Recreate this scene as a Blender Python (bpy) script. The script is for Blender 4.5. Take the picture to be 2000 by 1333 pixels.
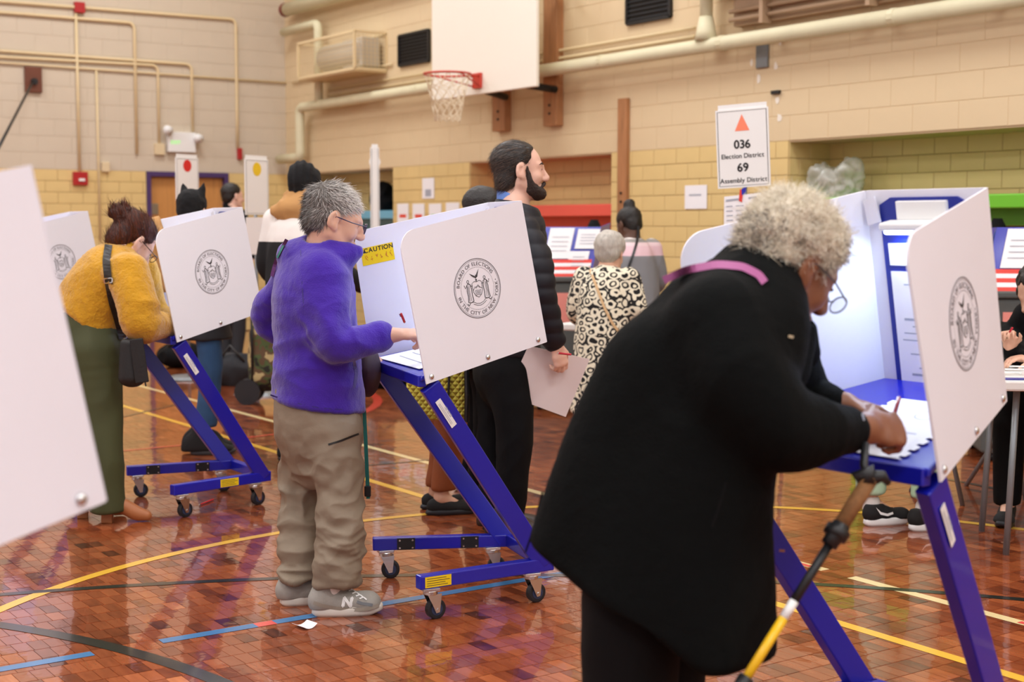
import bpy, bmesh, math, random
import numpy as np
from mathutils import Vector, Matrix
for o in list(bpy.data.objects): bpy.data.objects.remove(o, do_unlink=True)
random.seed(7); RNG = np.random.default_rng(7)
SC = bpy.context.scene; COL = SC.collection
# ---------------------------------------------------------------- camera, light, exposure
FPX, CX, CY, TH, CAMH = 2778.0, 1000.0, 666.5, 0.081, 1.38      # 50 mm lens on 36 mm, frame 2000 x 1333
RZ = math.radians(145.4); CAMX, CAMY = 8.37, 17.43              # room: X from side wall, Y from end wall
cam = bpy.data.cameras.new('camera'); camo = bpy.data.objects.new('camera', cam); COL.objects.link(camo)
cam.sensor_width = 36; cam.lens = 50; cam.clip_start = .05; cam.clip_end = 100
camo.location = (CAMX, CAMY, CAMH); camo.rotation_euler = (math.pi/2-TH, 0, RZ)
cam.dof.use_dof = True; cam.dof.focus_distance = 5.1; cam.dof.aperture_fstop = 3.2
SC.camera = camo
SC.view_settings.view_transform = 'Standard'; SC.view_settings.look = 'None'
SC.view_settings.exposure = 0.0; SC.view_settings.gamma = 1; SC.view_settings.use_curve_mapping = False
wd = bpy.data.worlds.new('world'); SC.world = wd; wd.use_nodes = True
wd.node_tree.nodes['Background'].inputs[0].default_value = (.9, .93, 1, 1); wd.node_tree.nodes['Background'].inputs[1].default_value = .3
def area(name, loc, rot, sx, sy, power, col):
    l = bpy.data.lights.new(name, 'AREA'); l.shape = 'RECTANGLE'; l.size = sx; l.size_y = sy; l.energy = power; l.color = col
    o = bpy.data.objects.new(name, l); COL.objects.link(o); o.location = loc; o.rotation_euler = rot; return o
for i in range(3):                                               # rows of gymnasium ceiling luminaires
    for j in range(5):
        area('ceiling_lamp', (2.6+4.6*i, 3+4.9*j, 6.5), (0, 0, 0), 1.9, 1.5, 140, (.95, .98, 1))
# ---------------------------------------------------------------- coordinates
cR, sR = math.cos(RZ), math.sin(RZ)
def W(x, y, z=0.0): return Vector((CAMX+cR*x-sR*y, CAMY+sR*x+cR*y, z))        # x right, y ahead of the camera
def ray(px, py):
    xc, yc = (px-CX)/FPX, (CY-py)/FPX
    return xc, math.cos(TH)+yc*math.sin(TH), -math.sin(TH)+yc*math.cos(TH)
def pc(px, py, D):
    x, y, z = ray(px, py); t = D/y; return np.array((x*t, D, CAMH+z*t))
def P(px, py, D): return W(*pc(px, py, D))
def fl(px, py, z=0.0):
    x, y, zz = ray(px, py); t = (z-CAMH)/zz; return np.array((x*t, y*t, z))
def FL(px, py, z=0.0): return W(*fl(px, py, z))
def onX(px, py, X=0.0):
    x, y, z = ray(px, py); d = W(x, y, 0)-W(0, 0, 0); t = (X-CAMX)/d.x; return Vector((X, CAMY+d.y*t, CAMH+z*t))
def onY(px, py, Y=0.0):
    x, y, z = ray(px, py); d = W(x, y, 0)-W(0, 0, 0); t = (Y-CAMY)/d.y; return Vector((CAMX+d.x*t, Y, CAMH+z*t))
def toimg(v):
    dx, dy = v[0]-CAMX, v[1]-CAMY; x = cR*dx+sR*dy; y = -sR*dx+cR*dy; z = v[2]-CAMH
    d = y*math.cos(TH)-z*math.sin(TH)
    if d < .2: return None
    return CX+FPX*x/d, CY-FPX*(y*math.sin(TH)+z*math.cos(TH))/d, d
# ---------------------------------------------------------------- materials
def lin(c): return tuple((v/12.92 if v <= .04045 else ((v+.055)/1.055)**2.4) for v in [x/255 for x in c])
MATS = {}
def mat(name, rgb, rough=.5, metal=0, var=0, vscale=8, bump=0, bscale=60, spec=.5, sheen=0, emit=None, estr=0, alpha=1, attr=None, rgb2=None, coat=0, trans=0, stretch=None, sss=0):
    if name in MATS: return MATS[name]
    m = bpy.data.materials.new(name); m.use_nodes = True; nt = m.node_tree; b = nt.nodes['Principled BSDF']
    I = b.inputs; c = lin(rgb); I['Base Color'].default_value = (*c, 1); I['Roughness'].default_value = rough
    I['Metallic'].default_value = metal; I['Specular IOR Level'].default_value = spec
    if sheen: I['Sheen Weight'].default_value = sheen; I['Sheen Roughness'].default_value = .5
    if coat: I['Coat Weight'].default_value = coat; I['Coat Roughness'].default_value = .08
    if sss: I['Subsurface Weight'].default_value = sss; I['Subsurface Radius'].default_value = (.01, .004, .002)
    if trans: I['Transmission Weight'].default_value = trans
    if alpha < 1: I['Alpha'].default_value = alpha
    if emit: I['Emission Color'].default_value = (*lin(emit), 1); I['Emission Strength'].default_value = estr
    L = nt.links.new; N = nt.nodes.new
    tc = N('ShaderNodeTexCoord'); co = tc.outputs['Object']
    if stretch:
        mp = N('ShaderNodeMapping'); mp.inputs['Scale'].default_value = stretch; L(co, mp.inputs['Vector']); co = mp.outputs['Vector']
    if attr or var:
        mx = N('ShaderNodeMix'); mx.data_type = 'RGBA'
        c2 = lin(rgb2) if rgb2 else tuple(v*(1-var) for v in c)
        mx.inputs[6].default_value = (*c, 1); mx.inputs[7].default_value = (*c2, 1)
        if attr:
            a = N('ShaderNodeAttribute'); a.attribute_name = attr; L(a.outputs['Fac'], mx.inputs[0])
        else:
            n = N('ShaderNodeTexNoise'); n.inputs['Scale'].default_value = vscale; n.inputs['Detail'].default_value = 4
            L(co, n.inputs['Vector']); r = N('ShaderNodeMapRange'); r.inputs[1].default_value = .3; r.inputs[2].default_value = .7
            L(n.outputs['Fac'], r.inputs[0]); L(r.outputs[0], mx.inputs[0])
        L(mx.outputs[2], I['Base Color'])
    if bump:
        n = N('ShaderNodeTexNoise'); n.inputs['Scale'].default_value = bscale; n.inputs['Detail'].default_value = 3; L(co, n.inputs['Vector'])
        bp = N('ShaderNodeBump'); bp.inputs['Strength'].default_value = bump; bp.inputs['Distance'].default_value = .01
        L(n.outputs['Fac'], bp.inputs['Height']); L(bp.outputs['Normal'], I['Normal'])
    MATS[name] = m; return m
# ---------------------------------------------------------------- mesh helpers
def setp(o, label=None, cat=None, group=None, kind=None):
    if label: o['label'] = label
    if cat: o['category'] = cat
    if group: o['group'] = group
    if kind: o['kind'] = kind
    return o
def empty(name, loc=(0, 0, 0), rz=0.0, label=None, cat=None, group=None):
    o = bpy.data.objects.new(name, None); COL.objects.link(o); o.location = loc; o.rotation_euler = (0, 0, rz); o.empty_display_size = .1
    return setp(o, label, cat, group)
def link(name, me, m=None, parent=None, loc=None, rz=None):
    o = bpy.data.objects.new(name, me); COL.objects.link(o)
    if m and not me.materials: me.materials.append(m)
    if parent: o.parent = parent
    if loc is not None: o.location = loc
    if rz is not None: o.rotation_euler = (0, 0, rz)
    return o
class MB:
    def __init__(s): s.v = []; s.f = []; s.a = []; s.cur = 0.0
    def add(s, vs, fs):
        n = len(s.v); s.v += [tuple(float(c) for c in v) for v in vs]; s.f += [tuple(i+n for i in f) for f in fs]; s.a += [s.cur]*len(vs); return s
    def box(s, c, h, R=None):
        c = Vector(c); vs = []
        for x in (-1, 1):
            for y in (-1, 1):
                for z in (-1, 1):
                    p = Vector((x*h[0], y*h[1], z*h[2])); vs.append(c+(R@p if R else p))
        return s.add(vs, [(0, 1, 3, 2), (4, 6, 7, 5), (0, 4, 5, 1), (2, 3, 7, 6), (0, 2, 6, 4), (1, 5, 7, 3)])
    def lohi(s, lo, hi): return s.box([(a+b)/2 for a, b in zip(lo, hi)], [abs(b-a)/2 for a, b in zip(lo, hi)])
    def bar(s, a, b, w, t, up=(0, 0, 1)):                        # rectangular bar a->b, w across, t along up
        a, b, up = Vector(a), Vector(b), Vector(up); d = (b-a).normalized(); x = d.cross(up).normalized(); u = x.cross(d)
        vs = [p+x*(i*w/2)+u*(j*t/2) for p in (a, b) for i, j in ((-1, -1), (1, -1), (1, 1), (-1, 1))]
        return s.add(vs, [(3, 2, 1, 0), (4, 5, 6, 7), (0, 1, 5, 4), (1, 2, 6, 5), (2, 3, 7, 6), (3, 0, 4, 7)])
    def tube(s, pts, r, n=10, caps=True):
        pts = [Vector(p) for p in pts]; rs = r if hasattr(r, '__len__') else [r]*len(pts); vs = []; fs = []; up = None
        for i, p in enumerate(pts):
            d = (pts[min(i+1, len(pts)-1)]-pts[max(i-1, 0)]).normalized()
            if up is None: up = d.orthogonal().normalized()
            up = (up-d*up.dot(d)); up = up.normalized() if up.length > 1e-6 else d.orthogonal().normalized(); sd = d.cross(up)
            vs += [p+(up*math.cos(k*2*math.pi/n)+sd*math.sin(k*2*math.pi/n))*rs[i] for k in range(n)]
        for i in range(len(pts)-1):
            for k in range(n): fs.append((i*n+k, i*n+(k+1) % n, (i+1)*n+(k+1) % n, (i+1)*n+k))
        if caps: fs += [tuple(range(n-1, -1, -1)), tuple((len(pts)-1)*n+k for k in range(n))]
        return s.add(vs, fs)
    def slab(s, pts, nrm):                                       # polygon pts extruded by vector nrm
        pts = [Vector(p) for p in pts]; n = len(pts); nr = Vector(nrm)
        return s.add(pts+[p+nr for p in pts], [tuple(range(n-1, -1, -1)), tuple(range(n, 2*n))]+[(i, (i+1) % n, n+(i+1) % n, n+i) for i in range(n)])
    def mesh(s, name):
        me = bpy.data.meshes.new(name); me.from_pydata(s.v, [], s.f)
        if any(s.a):
            at = me.attributes.new('tint', 'FLOAT', 'POINT'); at.data.foreach_set('value', s.a)
        bm = bmesh.new(); bm.from_mesh(me); bmesh.ops.recalc_face_normals(bm, faces=bm.faces); bm.to_mesh(me); bm.free()
        return me
    def build(s, name, m, parent=None, bevel=0, smooth=False, loc=None, rz=None):
        me = s.mesh(name); o = link(name, me, m, parent, loc, rz)
        if bevel:
            bv = o.modifiers.new('bevel', 'BEVEL'); bv.width = bevel; bv.segments = 2; bv.limit_method = 'ANGLE'; bv.angle_limit = .7
        if smooth: smoothify(me)
        return o
def smoothify(me):
    me.polygons.foreach_set('use_smooth', [True]*len(me.polygons))
_GL = {}
def glyph(ch):                                                   # letter outlines from the built-in font
    if ch not in _GL:
        cu = bpy.data.curves.new('g', 'FONT'); cu.body = ch; cu.size = 1; o = bpy.data.objects.new('g', cu); COL.objects.link(o)
        dg = bpy.context.evaluated_depsgraph_get(); me = bpy.data.meshes.new_from_object(o.evaluated_get(dg))
        vs = [tuple(v.co) for v in me.vertices]; fs = [tuple(p.vertices) for p in me.polygons]; xs = [v[0] for v in vs] or [0, .3]
        _GL[ch] = (vs, fs, min(xs), max(xs)); bpy.data.objects.remove(o); bpy.data.meshes.remove(me); bpy.data.curves.remove(cu)
    return _GL[ch]
def textmb(mb, s, size, fn, bold=0.0, track=.09, center=True):   # fn maps flat (x, y) to 3D
    wid = 0; adv = []
    for ch in s:
        if ch == ' ': adv.append((None, .3)); wid += .3
        else: g = glyph(ch); adv.append((g, g[3]-g[2]+track)); wid += adv[-1][1]
    x = -wid/2 if center else 0
    for g, a in adv:
        if g:
            for dx, dy in (((0, 0),) if not bold else ((-bold, 0), (bold, 0), (0, bold), (0, -bold))):
                mb.add([fn((x+v[0]-g[2]+dx)*size, (v[1]+dy)*size) for v in g[0]], g[1])
        x += a
    return mb
# ================================================================ the setting
ROOMX, ROOMY, ROOMZ, TZ, ND = 15.0, 25.0, 6.6, 2.06, .47
M_paint = mat('painted_block', (222, 199, 160), .6, var=.05, vscale=1.3, bump=.05, bscale=40)
M_paint_end = mat('painted_block_end', (209, 195, 174), .6, var=.05, vscale=1.3, bump=.05, bscale=40)
M_tile = mat('glazed_tile', (228, 200, 138), .3, var=.09, vscale=2.2, bump=.02, bscale=30)
M_mortar = mat('mortar', (158, 128, 84), .8)
M_ceiling = mat('ceiling_paint', (235, 230, 220), .8)
M_farwall = mat('far_wall_paint', (228, 230, 234), .6)  # unseen walls, coloured cool white to neutralise the warm bounced light
# floor ---------------------------------------------------------
def wood_mat(name, generic):
    m = bpy.data.materials.new(name); m.use_nodes = True; nt = m.node_tree; L = nt.links.new; N = nt.nodes.new
    b = nt.nodes['Principled BSDF']; b.inputs['Roughness'].default_value = .2; b.inputs['Specular IOR Level'].default_value = .15
    b.inputs['Coat Weight'].default_value = .9; b.inputs['Coat Roughness'].default_value = .035
    ge = N('ShaderNodeNewGeometry'); mp = N('ShaderNodeMapping'); mp.inputs['Scale'].default_value = (55, 9, 1); L(ge.outputs['Position'], mp.inputs['Vector'])
    gr = N('ShaderNodeTexNoise'); gr.inputs['Scale'].default_value = 1; gr.inputs['Detail'].default_value = 5; L(mp.outputs['Vector'], gr.inputs['Vector'])
    big = N('ShaderNodeTexNoise'); big.inputs['Scale'].default_value = 1.7; big.inputs['Detail'].default_value = 3; L(ge.outputs['Position'], big.inputs['Vector'])
    if generic:
        br = N('ShaderNodeTexBrick'); br.inputs['Scale'].default_value = 1; br.inputs['Brick Width'].default_value = .052; br.inputs['Row Height'].default_value = .105
        br.inputs['Mortar Size'].default_value = .002; br.inputs['Color1'].default_value = (.1,)*3+(1,); br.inputs['Color2'].default_value = (.9,)*3+(1,); br.inputs['Mortar'].default_value = (0, 0, 0, 1)
        L(ge.outputs['Position'], br.inputs['Vector']); tint = br.outputs['Color']
    else:
        at = N('ShaderNodeAttribute'); at.attribute_name = 'tint'; tint = at.outputs['Fac']
    a1 = N('ShaderNodeMath'); a1.operation = 'MULTIPLY_ADD'; L(gr.outputs['Fac'], a1.inputs[0]); a1.inputs[1].default_value = .55; L(tint, a1.inputs[2])
    a2 = N('ShaderNodeMath'); a2.operation = 'MULTIPLY_ADD'; L(big.outputs['Fac'], a2.inputs[0]); a2.inputs[1].default_value = .5; L(a1.outputs[0], a2.inputs[2])
    r = N('ShaderNodeValToRGB'); e = r.color_ramp.elements; e[0].position = .33; e[0].color = (*lin((76, 33, 21)), 1); e[1].position = 1.0; e[1].color = (*lin((208, 128, 80)), 1)
    x = r.color_ramp.elements.new(.55); x.color = (*lin((141, 71, 40)), 1); x = r.color_ramp.elements.new(.8); x.color = (*lin((176, 97, 56)), 1)
    sc = N('ShaderNodeMath'); sc.operation = 'MULTIPLY'; sc.inputs[1].default_value = .62; L(a2.outputs[0], sc.inputs[0]); L(sc.outputs[0], r.inputs['Fac'])
    L(r.outputs['Color'], b.inputs['Base Color'])
    wv = N('ShaderNodeTexNoise'); wv.inputs['Scale'].default_value = 16; wv.inputs['Detail'].default_value = 2; L(ge.outputs['Position'], wv.inputs['Vector'])
    bp = N('ShaderNodeBump'); bp.inputs['Strength'].default_value = .09; bp.inputs['Distance'].default_value = .004; L(wv.outputs['Fac'], bp.inputs['Height'])
    L(bp.outputs['Normal'], b.inputs['Normal']); L(bp.outputs['Normal'], b.inputs['Coat Normal'])
    MATS[name] = m; return m
M_wood = wood_mat('parquet', False); M_woodfar = wood_mat('parquet_far', True)
floor = MB().lohi((-.6, -.2, -.15), (ROOMX+.2, ROOMY+.2, -.007)).build('floor', M_woodfar); setp(floor, 'glossy reddish brown parquet gymnasium floor with painted court lines', 'floor', kind='structure')
def plankmesh(w, h, name):
    pass
PW, PH = .052, .105
cells = []
for j in range(int(1.0/PH), int(20/PH)):
    off = random.random()*PW; y = (j+.5)*PH
    i0 = 0
    for i in range(int(.5/PW), int(9.5/PW)):
        x = i*PW+off
        dx, dy = x-CAMX, y-CAMY; cx = cR*dx+sR*dy; cy = -sR*dx+cR*dy
        if 3.9 < cy < 12.5 and abs(cx) < .40*cy+.25: cells.append((x, y, cx, cy))
vis = [c for c in cells if 4.35 < c[3] < 9]
def onscreen(c):
    q = toimg((c[0], c[1], 0)); return q and 15 < q[0] < 1985 and 15 < q[1] < 1320
blocked = lambda q: (1090 < q[0] < 1560 and q[1] > 1000) or (540 < q[0] < 740 and q[1] > 1000 and q[1] < 1200)
cand = [c for c in cells if onscreen(c) and not blocked(toimg((c[0], c[1], 0)))]
cand.sort(key=lambda c: c[3]); near = set(cand[:300])
tilt = lambda: random.uniform(-.00022, .00022)
tints = lambda: min(1, max(0, random.gauss(.42, .15)))
def plank_geo(mb, x, y, t):
    mb.cur = t; a, b = PW/2-.0005, PH/2-.0013
    vs = [(x+i*a, y+j*b, -.007) for i, j in ((-1, -1), (1, -1), (1, 1), (-1, 1))]+[(x+i*a*.985, y+j*b*.99, tilt()) for i, j in ((-1, -1), (1, -1), (1, 1), (-1, 1))]
    mb.add(vs, [(4, 5, 6, 7), (0, 1, 5, 4), (1, 2, 6, 5), (2, 3, 7, 6), (3, 0, 4, 7)])
variants = []
for k in range(40):
    b = MB(); plank_geo(b, 0, 0, max(.01, tints())); variants.append(b.mesh('plank'))
    variants[-1].materials.append(M_wood)
field = MB()
for c in cells:
    if c in near: link('plank', random.choice(variants), None, floor, (c[0], c[1], 0))
    else: plank_geo(field, c[0], c[1], max(.01, tints()))
fo = field.build('plank_field', M_wood, floor); fo['kind'] = 'stuff'
# court lines (painted strips)
LZ = [.0006]
def strip(name, pts, w, m, parent=floor):
    LZ[0] += .00006; b = MB(); pts = [Vector((p[0], p[1], 0)) for p in pts]; L_, R_ = [], []
    for i, p in enumerate(pts):
        d = (pts[min(i+1, len(pts)-1)]-pts[max(i-1, 0)]).normalized(); s_ = Vector((-d.y, d.x, 0))*w/2
        L_.append(p+s_+Vector((0, 0, LZ[0]))); R_.append(p-s_+Vector((0, 0, LZ[0])))
    n = len(pts); b.add(L_+R_, [(i, i+1, n+i+1, n+i) for i in range(n-1)]); return b.build(name, m, parent)
M_ly = mat('paint_yellow', (238, 186, 62), .25, coat=.6); M_lk = mat('paint_black', (34, 36, 33), .25, coat=.6); M_lb = mat('paint_blue', (66, 126, 178), .25, coat=.6)
M_lw = mat('paint_cream', (238, 216, 160), .25, coat=.6); M_lr = mat('paint_red', (214, 74, 56), .25, coat=.6); M_lp = mat('paint_pink', (232, 88, 84), .25, coat=.6)
def circ(pix):
    q = np.array([FL(*p)[:2] for p in pix]); A = np.c_[q, np.ones(len(q))]; s_ = np.linalg.lstsq(A, (q**2).sum(1), rcond=None)[0]
    c = s_[:2]/2; r = math.sqrt(s_[2]+c@c); a = np.unwrap(np.arctan2(q[:, 1]-c[1], q[:, 0]-c[0])); return c, r, a[0], a[-1]
def arc(name, pix, w, m, ext=.15):
    c, r, a0, a1 = circ(pix); s_ = math.copysign(ext, a1-a0)
    strip(name, [(c[0]+r*math.cos(a), c[1]+r*math.sin(a)) for a in np.linspace(a0-s_, a1+s_, 60)], w, m)
strip('court_line', [(4.67, .3), (4.67, 11.95)], .05, M_ly); strip('court_line', [(4.67, 12.0), (4.69, 20)], .05, M_ly)
strip('court_line', [(4.06, .3), (4.10, 9.2)], .05, M_lw); strip('court_line', [(4.10, 9.3), (4.145, 13.52)], .05, M_lw); strip('court_line', [(4.147, 13.66), (4.17, 20)], .05, M_lw)
for yy in (13.38, 14.5): strip('line_mark', [(4.15, yy-.07), (4.15, yy+.07)], .028, M_lp).location.z = .0006
strip('court_line', [(9.2, 12.965), (6.93, 12.955)], .05, M_lb); strip('court_line', [(6.70, 12.952), (6.36, 12.955)], .05, M_lb)
strip('court_line', [(6.36, 12.955), (6.29, 12.956)], .05, M_lp); strip('court_line', [(6.29, 12.956), (5.0, 12.966)], .05, M_lb)
arc('court_arc', [(0, 1200), (110, 1148), (240, 1100), (555, 1040), (720, 1018), (825, 1008), (1555, 993), (1700, 1003), (2000, 1035)], .05, M_ly)
arc('court_arc', [(0, 1162), (275, 1146), (550, 1128), (1529, 1141), (2000, 1171)], .045, M_lk, .1)
arc('court_arc', [(0, 1222), (113, 1240), (230, 1268), (340, 1305), (440, 1333)], .06, M_lk, .3)
arc('court_arc', [(690, 812), (722, 802), (735, 788), (731, 774), (712, 764)], .07, M_lr, .1)
strip('court_line', [FL(235, 882)[:2], FL(380, 868)[:2], FL(560, 846)[:2]], .04, M_lr); strip('court_line', [FL(240, 815)[:2], FL(370, 785)[:2]], .035, M_lk)
strip('court_line', [FL(720, 910)[:2], FL(850, 898)[:2]], .03, M_lk); strip('court_line', [FL(1840, 935)[:2], FL(2010, 968)[:2]], .04, M_lk)
# walls ---------------------------------------------------------
NICHE = [(.447, 2.849), (4.502, 6.94), (9.214, 14.2)]
def niche_wall():
    b = MB(); b.lohi((-.75, -.2, TZ), (0, ROOMY+.2, ROOMZ)); b.lohi((-.75, -.2, 0), (-ND, ROOMY+.2, TZ)); y = -.2
    for n0, n1 in NICHE+[(ROOMY+.2, 0)]: b.lohi((-ND, y, 0), (0, n0, TZ)); y = n1
    me = b.mesh('wall_right'); me.materials.append(M_paint); me.materials.append(M_mortar)
    for p in me.polygons:
        if p.center.z < TZ-.001 and p.center.z > .01: p.material_index = 1
    return link('wall_right', me)
wall_r = niche_wall(); setp(wall_r, 'long cream block side wall with yellow tiled recesses under the pipes', 'wall', kind='structure')
DX0, DX1 = .838, 1.938
wl = MB(); wl.lohi((-.6, -.3, TZ), (ROOMX+.2, 0, ROOMZ)); wl.lohi((-.6, -.3, 0), (DX0, 0, TZ)); wl.lohi((DX1, -.3, 0), (ROOMX+.2, 0, TZ)); wl.lohi((DX0, -.3, 0), (DX1, -.16, TZ))
me = wl.mesh('wall_left'); me.materials.append(M_paint_end); me.materials.append(M_mortar)
for p in me.polygons:
    if .01 < p.center.z < TZ-.001: p.material_index = 1
wall_l = link('wall_left', me); setp(wall_l, 'beige block end wall with yellow tile dado and conduits', 'wall', kind='structure')
wb = MB().lohi((ROOMX, -.2, 0), (ROOMX+.2, ROOMY+.2, ROOMZ)).build('wall_opposite', M_farwall); setp(wb, 'plain cool white wall on the far long side of the gymnasium', 'wall', kind='structure')
wb = MB().lohi((-.6, ROOMY, 0), (ROOMX+.2, ROOMY+.2, ROOMZ)).build('wall_rear', M_farwall); setp(wb, 'plain cool white end wall behind the viewer', 'wall', kind='structure')
cl = MB().lohi((-.75, -.3, ROOMZ), (ROOMX+.2, ROOMY+.2, ROOMZ+.15)).build('ceiling', M_ceiling); setp(cl, 'white gymnasium ceiling high above the court', 'ceiling', kind='structure')
# masonry pieces
def rows(u0, u1, v0, v1, bl, bh, holes=(), ph=0):
    out = []; k = 0; v = v1
    while v > v0+.02:
        va = max(v0, v-bh); u = u0-((k+ph) % 2)*bl/2-random.random()*0
        segs = [(u0, u1)]
        for h in holes:
            if h[2] < v-.03 and h[3] > va+.03:
                ns = []
                for a, b in segs:
                    if h[0] > a: ns.append((a, min(b, h[0])))
                    if h[1] < b: ns.append((max(a, h[1]), b))
                segs = [q for q in ns if q[1]-q[0] > .005]
        for a, b in segs:
            n = math.floor((a-u)/bl); x = u+n*bl
            while x < b-.01:
                p0, p1 = max(x, a), min(x+bl, b)
                if p1-p0 > .03: out.append((p0, p1, va, v))
                x += bl
        v = va; k += 1
    return out
PC = {}
def piece(w, h, t, c, gap, name, m):
    key = (round(w, 2), round(h, 3), t, name)
    if key not in PC:
        a, b = w/2-gap, h/2-gap; vs = []
        for z, i in ((0, 0), (t-c, 0), (t, c)): vs += [(x*(a-i), y*(b-i), z) for x, y in ((-1, -1), (1, -1), (1, 1), (-1, 1))]
        fs = [(k*4+i, k*4+(i+1) % 4, k*4+4+(i+1) % 4, k*4+4+i) for k in (0, 1) for i in range(4)]+[(8, 9, 10, 11)]
        PC[key] = (vs, fs, None)
    return key
def masonry(parent, faces, name, m, t, c, gap):                  # faces: (to3d(u, v), normal, list of rects, e_u, e_v)
    items = []
    for f3, nr, rects, eu, ev in faces:
        for (a, b, v0, v1) in rects:
            ctr = f3((a+b)/2, (v0+v1)/2); q = toimg(ctr); sz = 0
            if q and -20 < q[0] < 2020 and -20 < q[1] < 700: sz = (b-a)*(v1-v0)*abs(Vector(nr).dot((Vector((CAMX, CAMY, CAMH))-ctr).normalized()))/q[2]**2
            items.append((sz, ctr, b-a, v1-v0, Matrix((eu, ev, nr)).transposed()))
    items.sort(key=lambda i: -i[0]); st = MB(); cache = {}
    for k, (sz, ctr, w, h, R) in enumerate(items):
        key = piece(w, h, t, c, gap, name, m); vs, fs, _ = PC[key]
        if k < 300 and sz > 0:
            if key not in cache:
                me = bpy.data.meshes.new(name); me.from_pydata(vs, [], fs); me.materials.append(m); cache[key] = me
            o = link(name, cache[key], None, parent, ctr); o.rotation_euler = R.to_euler()
        else: st.add([ctr+R@Vector(v) for v in vs], fs)
    if st.v: o = st.build(name+'_field', m, parent); o['kind'] = 'stuff'
V3 = Vector
fr = lambda X: (lambda u, v: V3((X, u, v)))
EX, EY, EZ = V3((1, 0, 0)), V3((0, 1, 0)), V3((0, 0, 1))
TL, THH, BL, BH = .305, .1373, .41, .2
fc = []; y = 0.0
for n0, n1 in NICHE:
    fc.append((fr(0), EX, rows(y, n0, 0.0, TZ, TL, THH), EY, EZ)); fc.append((fr(-ND), EX, rows(n0, min(n1, 14.2), 0.0, TZ, TL, THH, ph=1), EY, EZ))
    fc.append(((lambda Y: (lambda u, v: V3((u, Y, v))))(n0), EY, rows(-ND, 0, 0.0, TZ, .235, THH), -EX, EZ)); y = n1
masonry(wall_r, fc, 'tile', M_tile, .007, .003, .0022)
masonry(wall_r, [(fr(0), EX, rows(0, 14, TZ, 4.86, BL, BH), EY, EZ)], 'block', M_paint, .004, .003, .0015)
masonry(wall_l, [((lambda u, v: V3((u, 0, v))), EY, rows(0, 5.2, 0, TZ, TL, THH, holes=[(DX0, DX1, 0, TZ)]), -EX, EZ)], 'tile', M_tile, .007, .003, .0022)
masonry(wall_l, [((lambda u, v: V3((u, 0, v))), EY, rows(0, 5.6, TZ, 4.86, BL, BH), -EX, EZ)], 'block', M_paint_end, .004, .003, .0015)
# lintel edge boards of the recesses
M_lint = mat('recess_soffit', (196, 170, 132), .6)
for n0, n1 in NICHE: MB().lohi((-ND, n0, TZ-.012), (-.004, n1, TZ)).build('soffit', M_lint, wall_r)
# door
M_purple = mat('purple_enamel', (74, 52, 104), .35); M_oak = mat('oak_veneer', (212, 150, 84), .4, var=.22, vscale=3, stretch=(9, 9, .7)); M_steel = mat('steel', (170, 168, 160), .3, metal=1)
d = empty('door_1', ((DX0+DX1)/2, 0, 0)); setp(d, 'light wood door in a purple steel frame on the end wall', 'door', kind='structure')
hw = (DX1-DX0)/2
b = MB(); b.lohi((-hw, -.16, 0), (-hw+.055, .03, TZ)); b.lohi((hw-.055, -.16, 0), (hw, .03, TZ)); b.lohi((-hw+.055, -.16, TZ-.06), (hw-.055, .03, TZ)); b.build('door_frame', M_purple, d, .004)
lf = MB().lohi((-hw+.057, -.10, .01), (hw-.057, -.055, TZ-.063)).build('door_leaf', M_oak, d, .003)
MB().lohi((hw-.17, -.054, 1.52), (hw-.06, -.045, 1.66)).build('door_closer', M_steel, d, .003)
b = MB(); b.tube([(-hw+.13, -.055, 1.0), (-hw+.13, -.01, 1.0), (-hw+.25, -.01, 1.0)], .011); b.lohi((-hw+.1, -.056, .92), (-hw+.16, -.048, 1.08)); b.build('door_handle', M_steel, lf)
# ---------------------------------------------------------------- pipes and conduits
M_pipe = mat('pipe_lagging', (222, 215, 180), .55, var=.08, vscale=5); M_cond = mat('painted_conduit', (226, 204, 160), .5); M_rust = mat('pipe_cap_red', (120, 40, 32), .5)
def fillet(pts, r, n=6):
    pts = [V3(p) for p in pts]; out = [pts[0]]
    for i in range(1, len(pts)-1):
        a, b, c = pts[i-1], pts[i], pts[i+1]; ra = min(r, (a-b).length*.45, (c-b).length*.45); p, q = b+(a-b).normalized()*ra, b+(c-b).normalized()*ra
        for k in range(n+1): t = k/n; out.append(p*(1-t)**2+b*2*t*(1-t)+q*t*t)
    return out+[pts[-1]]
def collar(parent, c, d, r, m, name='collar', l=.05):
    d = V3(d); MB().tube([V3(c)-d*l/2, V3(c)+d*l/2], r, 12).build(name, m, parent, smooth=False)
zp = 2.885
pr = empty('steam_pipe', (.16, .9, zp), 0, 'thick pale lagged pipe running the whole length of the side wall', 'pipe'); o0 = V3((.16, .9, zp))
b = MB(); yv = onX(586, 250, .16).y; zb = onX(586, 308, .16).z
path = fillet([(.16, 16, zp), (.16, yv, zp), (.16, yv, zb), (.16, .12, zb)], .09)
b.tube([p-o0 for p in path], .062, 14); b.build('pipe_run', M_pipe, pr, smooth=True)
yt = onX(1379, 70, .16).y
MB().tube([V3((.16, yt, zp))-o0, V3((.16, yt, 4.4))-o0], .055, 14).build('riser', M_pipe, pr, smooth=True)
MB().tube([V3((.16, yt, zp+.05))-o0, V3((.16, yt, zp+.12))-o0, V3((.16, yt, zp+.24))-o0], [.1, .082, .06], 14).build('tee', M_pipe, pr, smooth=True)
for yy in (2.2, 3.7, 5.0, 7.0, 8.6, 10.4): collar(pr, V3((.16, yy, zp))-o0, (0, 1, 0), .066, M_pipe)
yb = onX(622, 120, .16).y; p1 = [onX(553, 63, .16), onX(620, 47, .16)]
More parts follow.
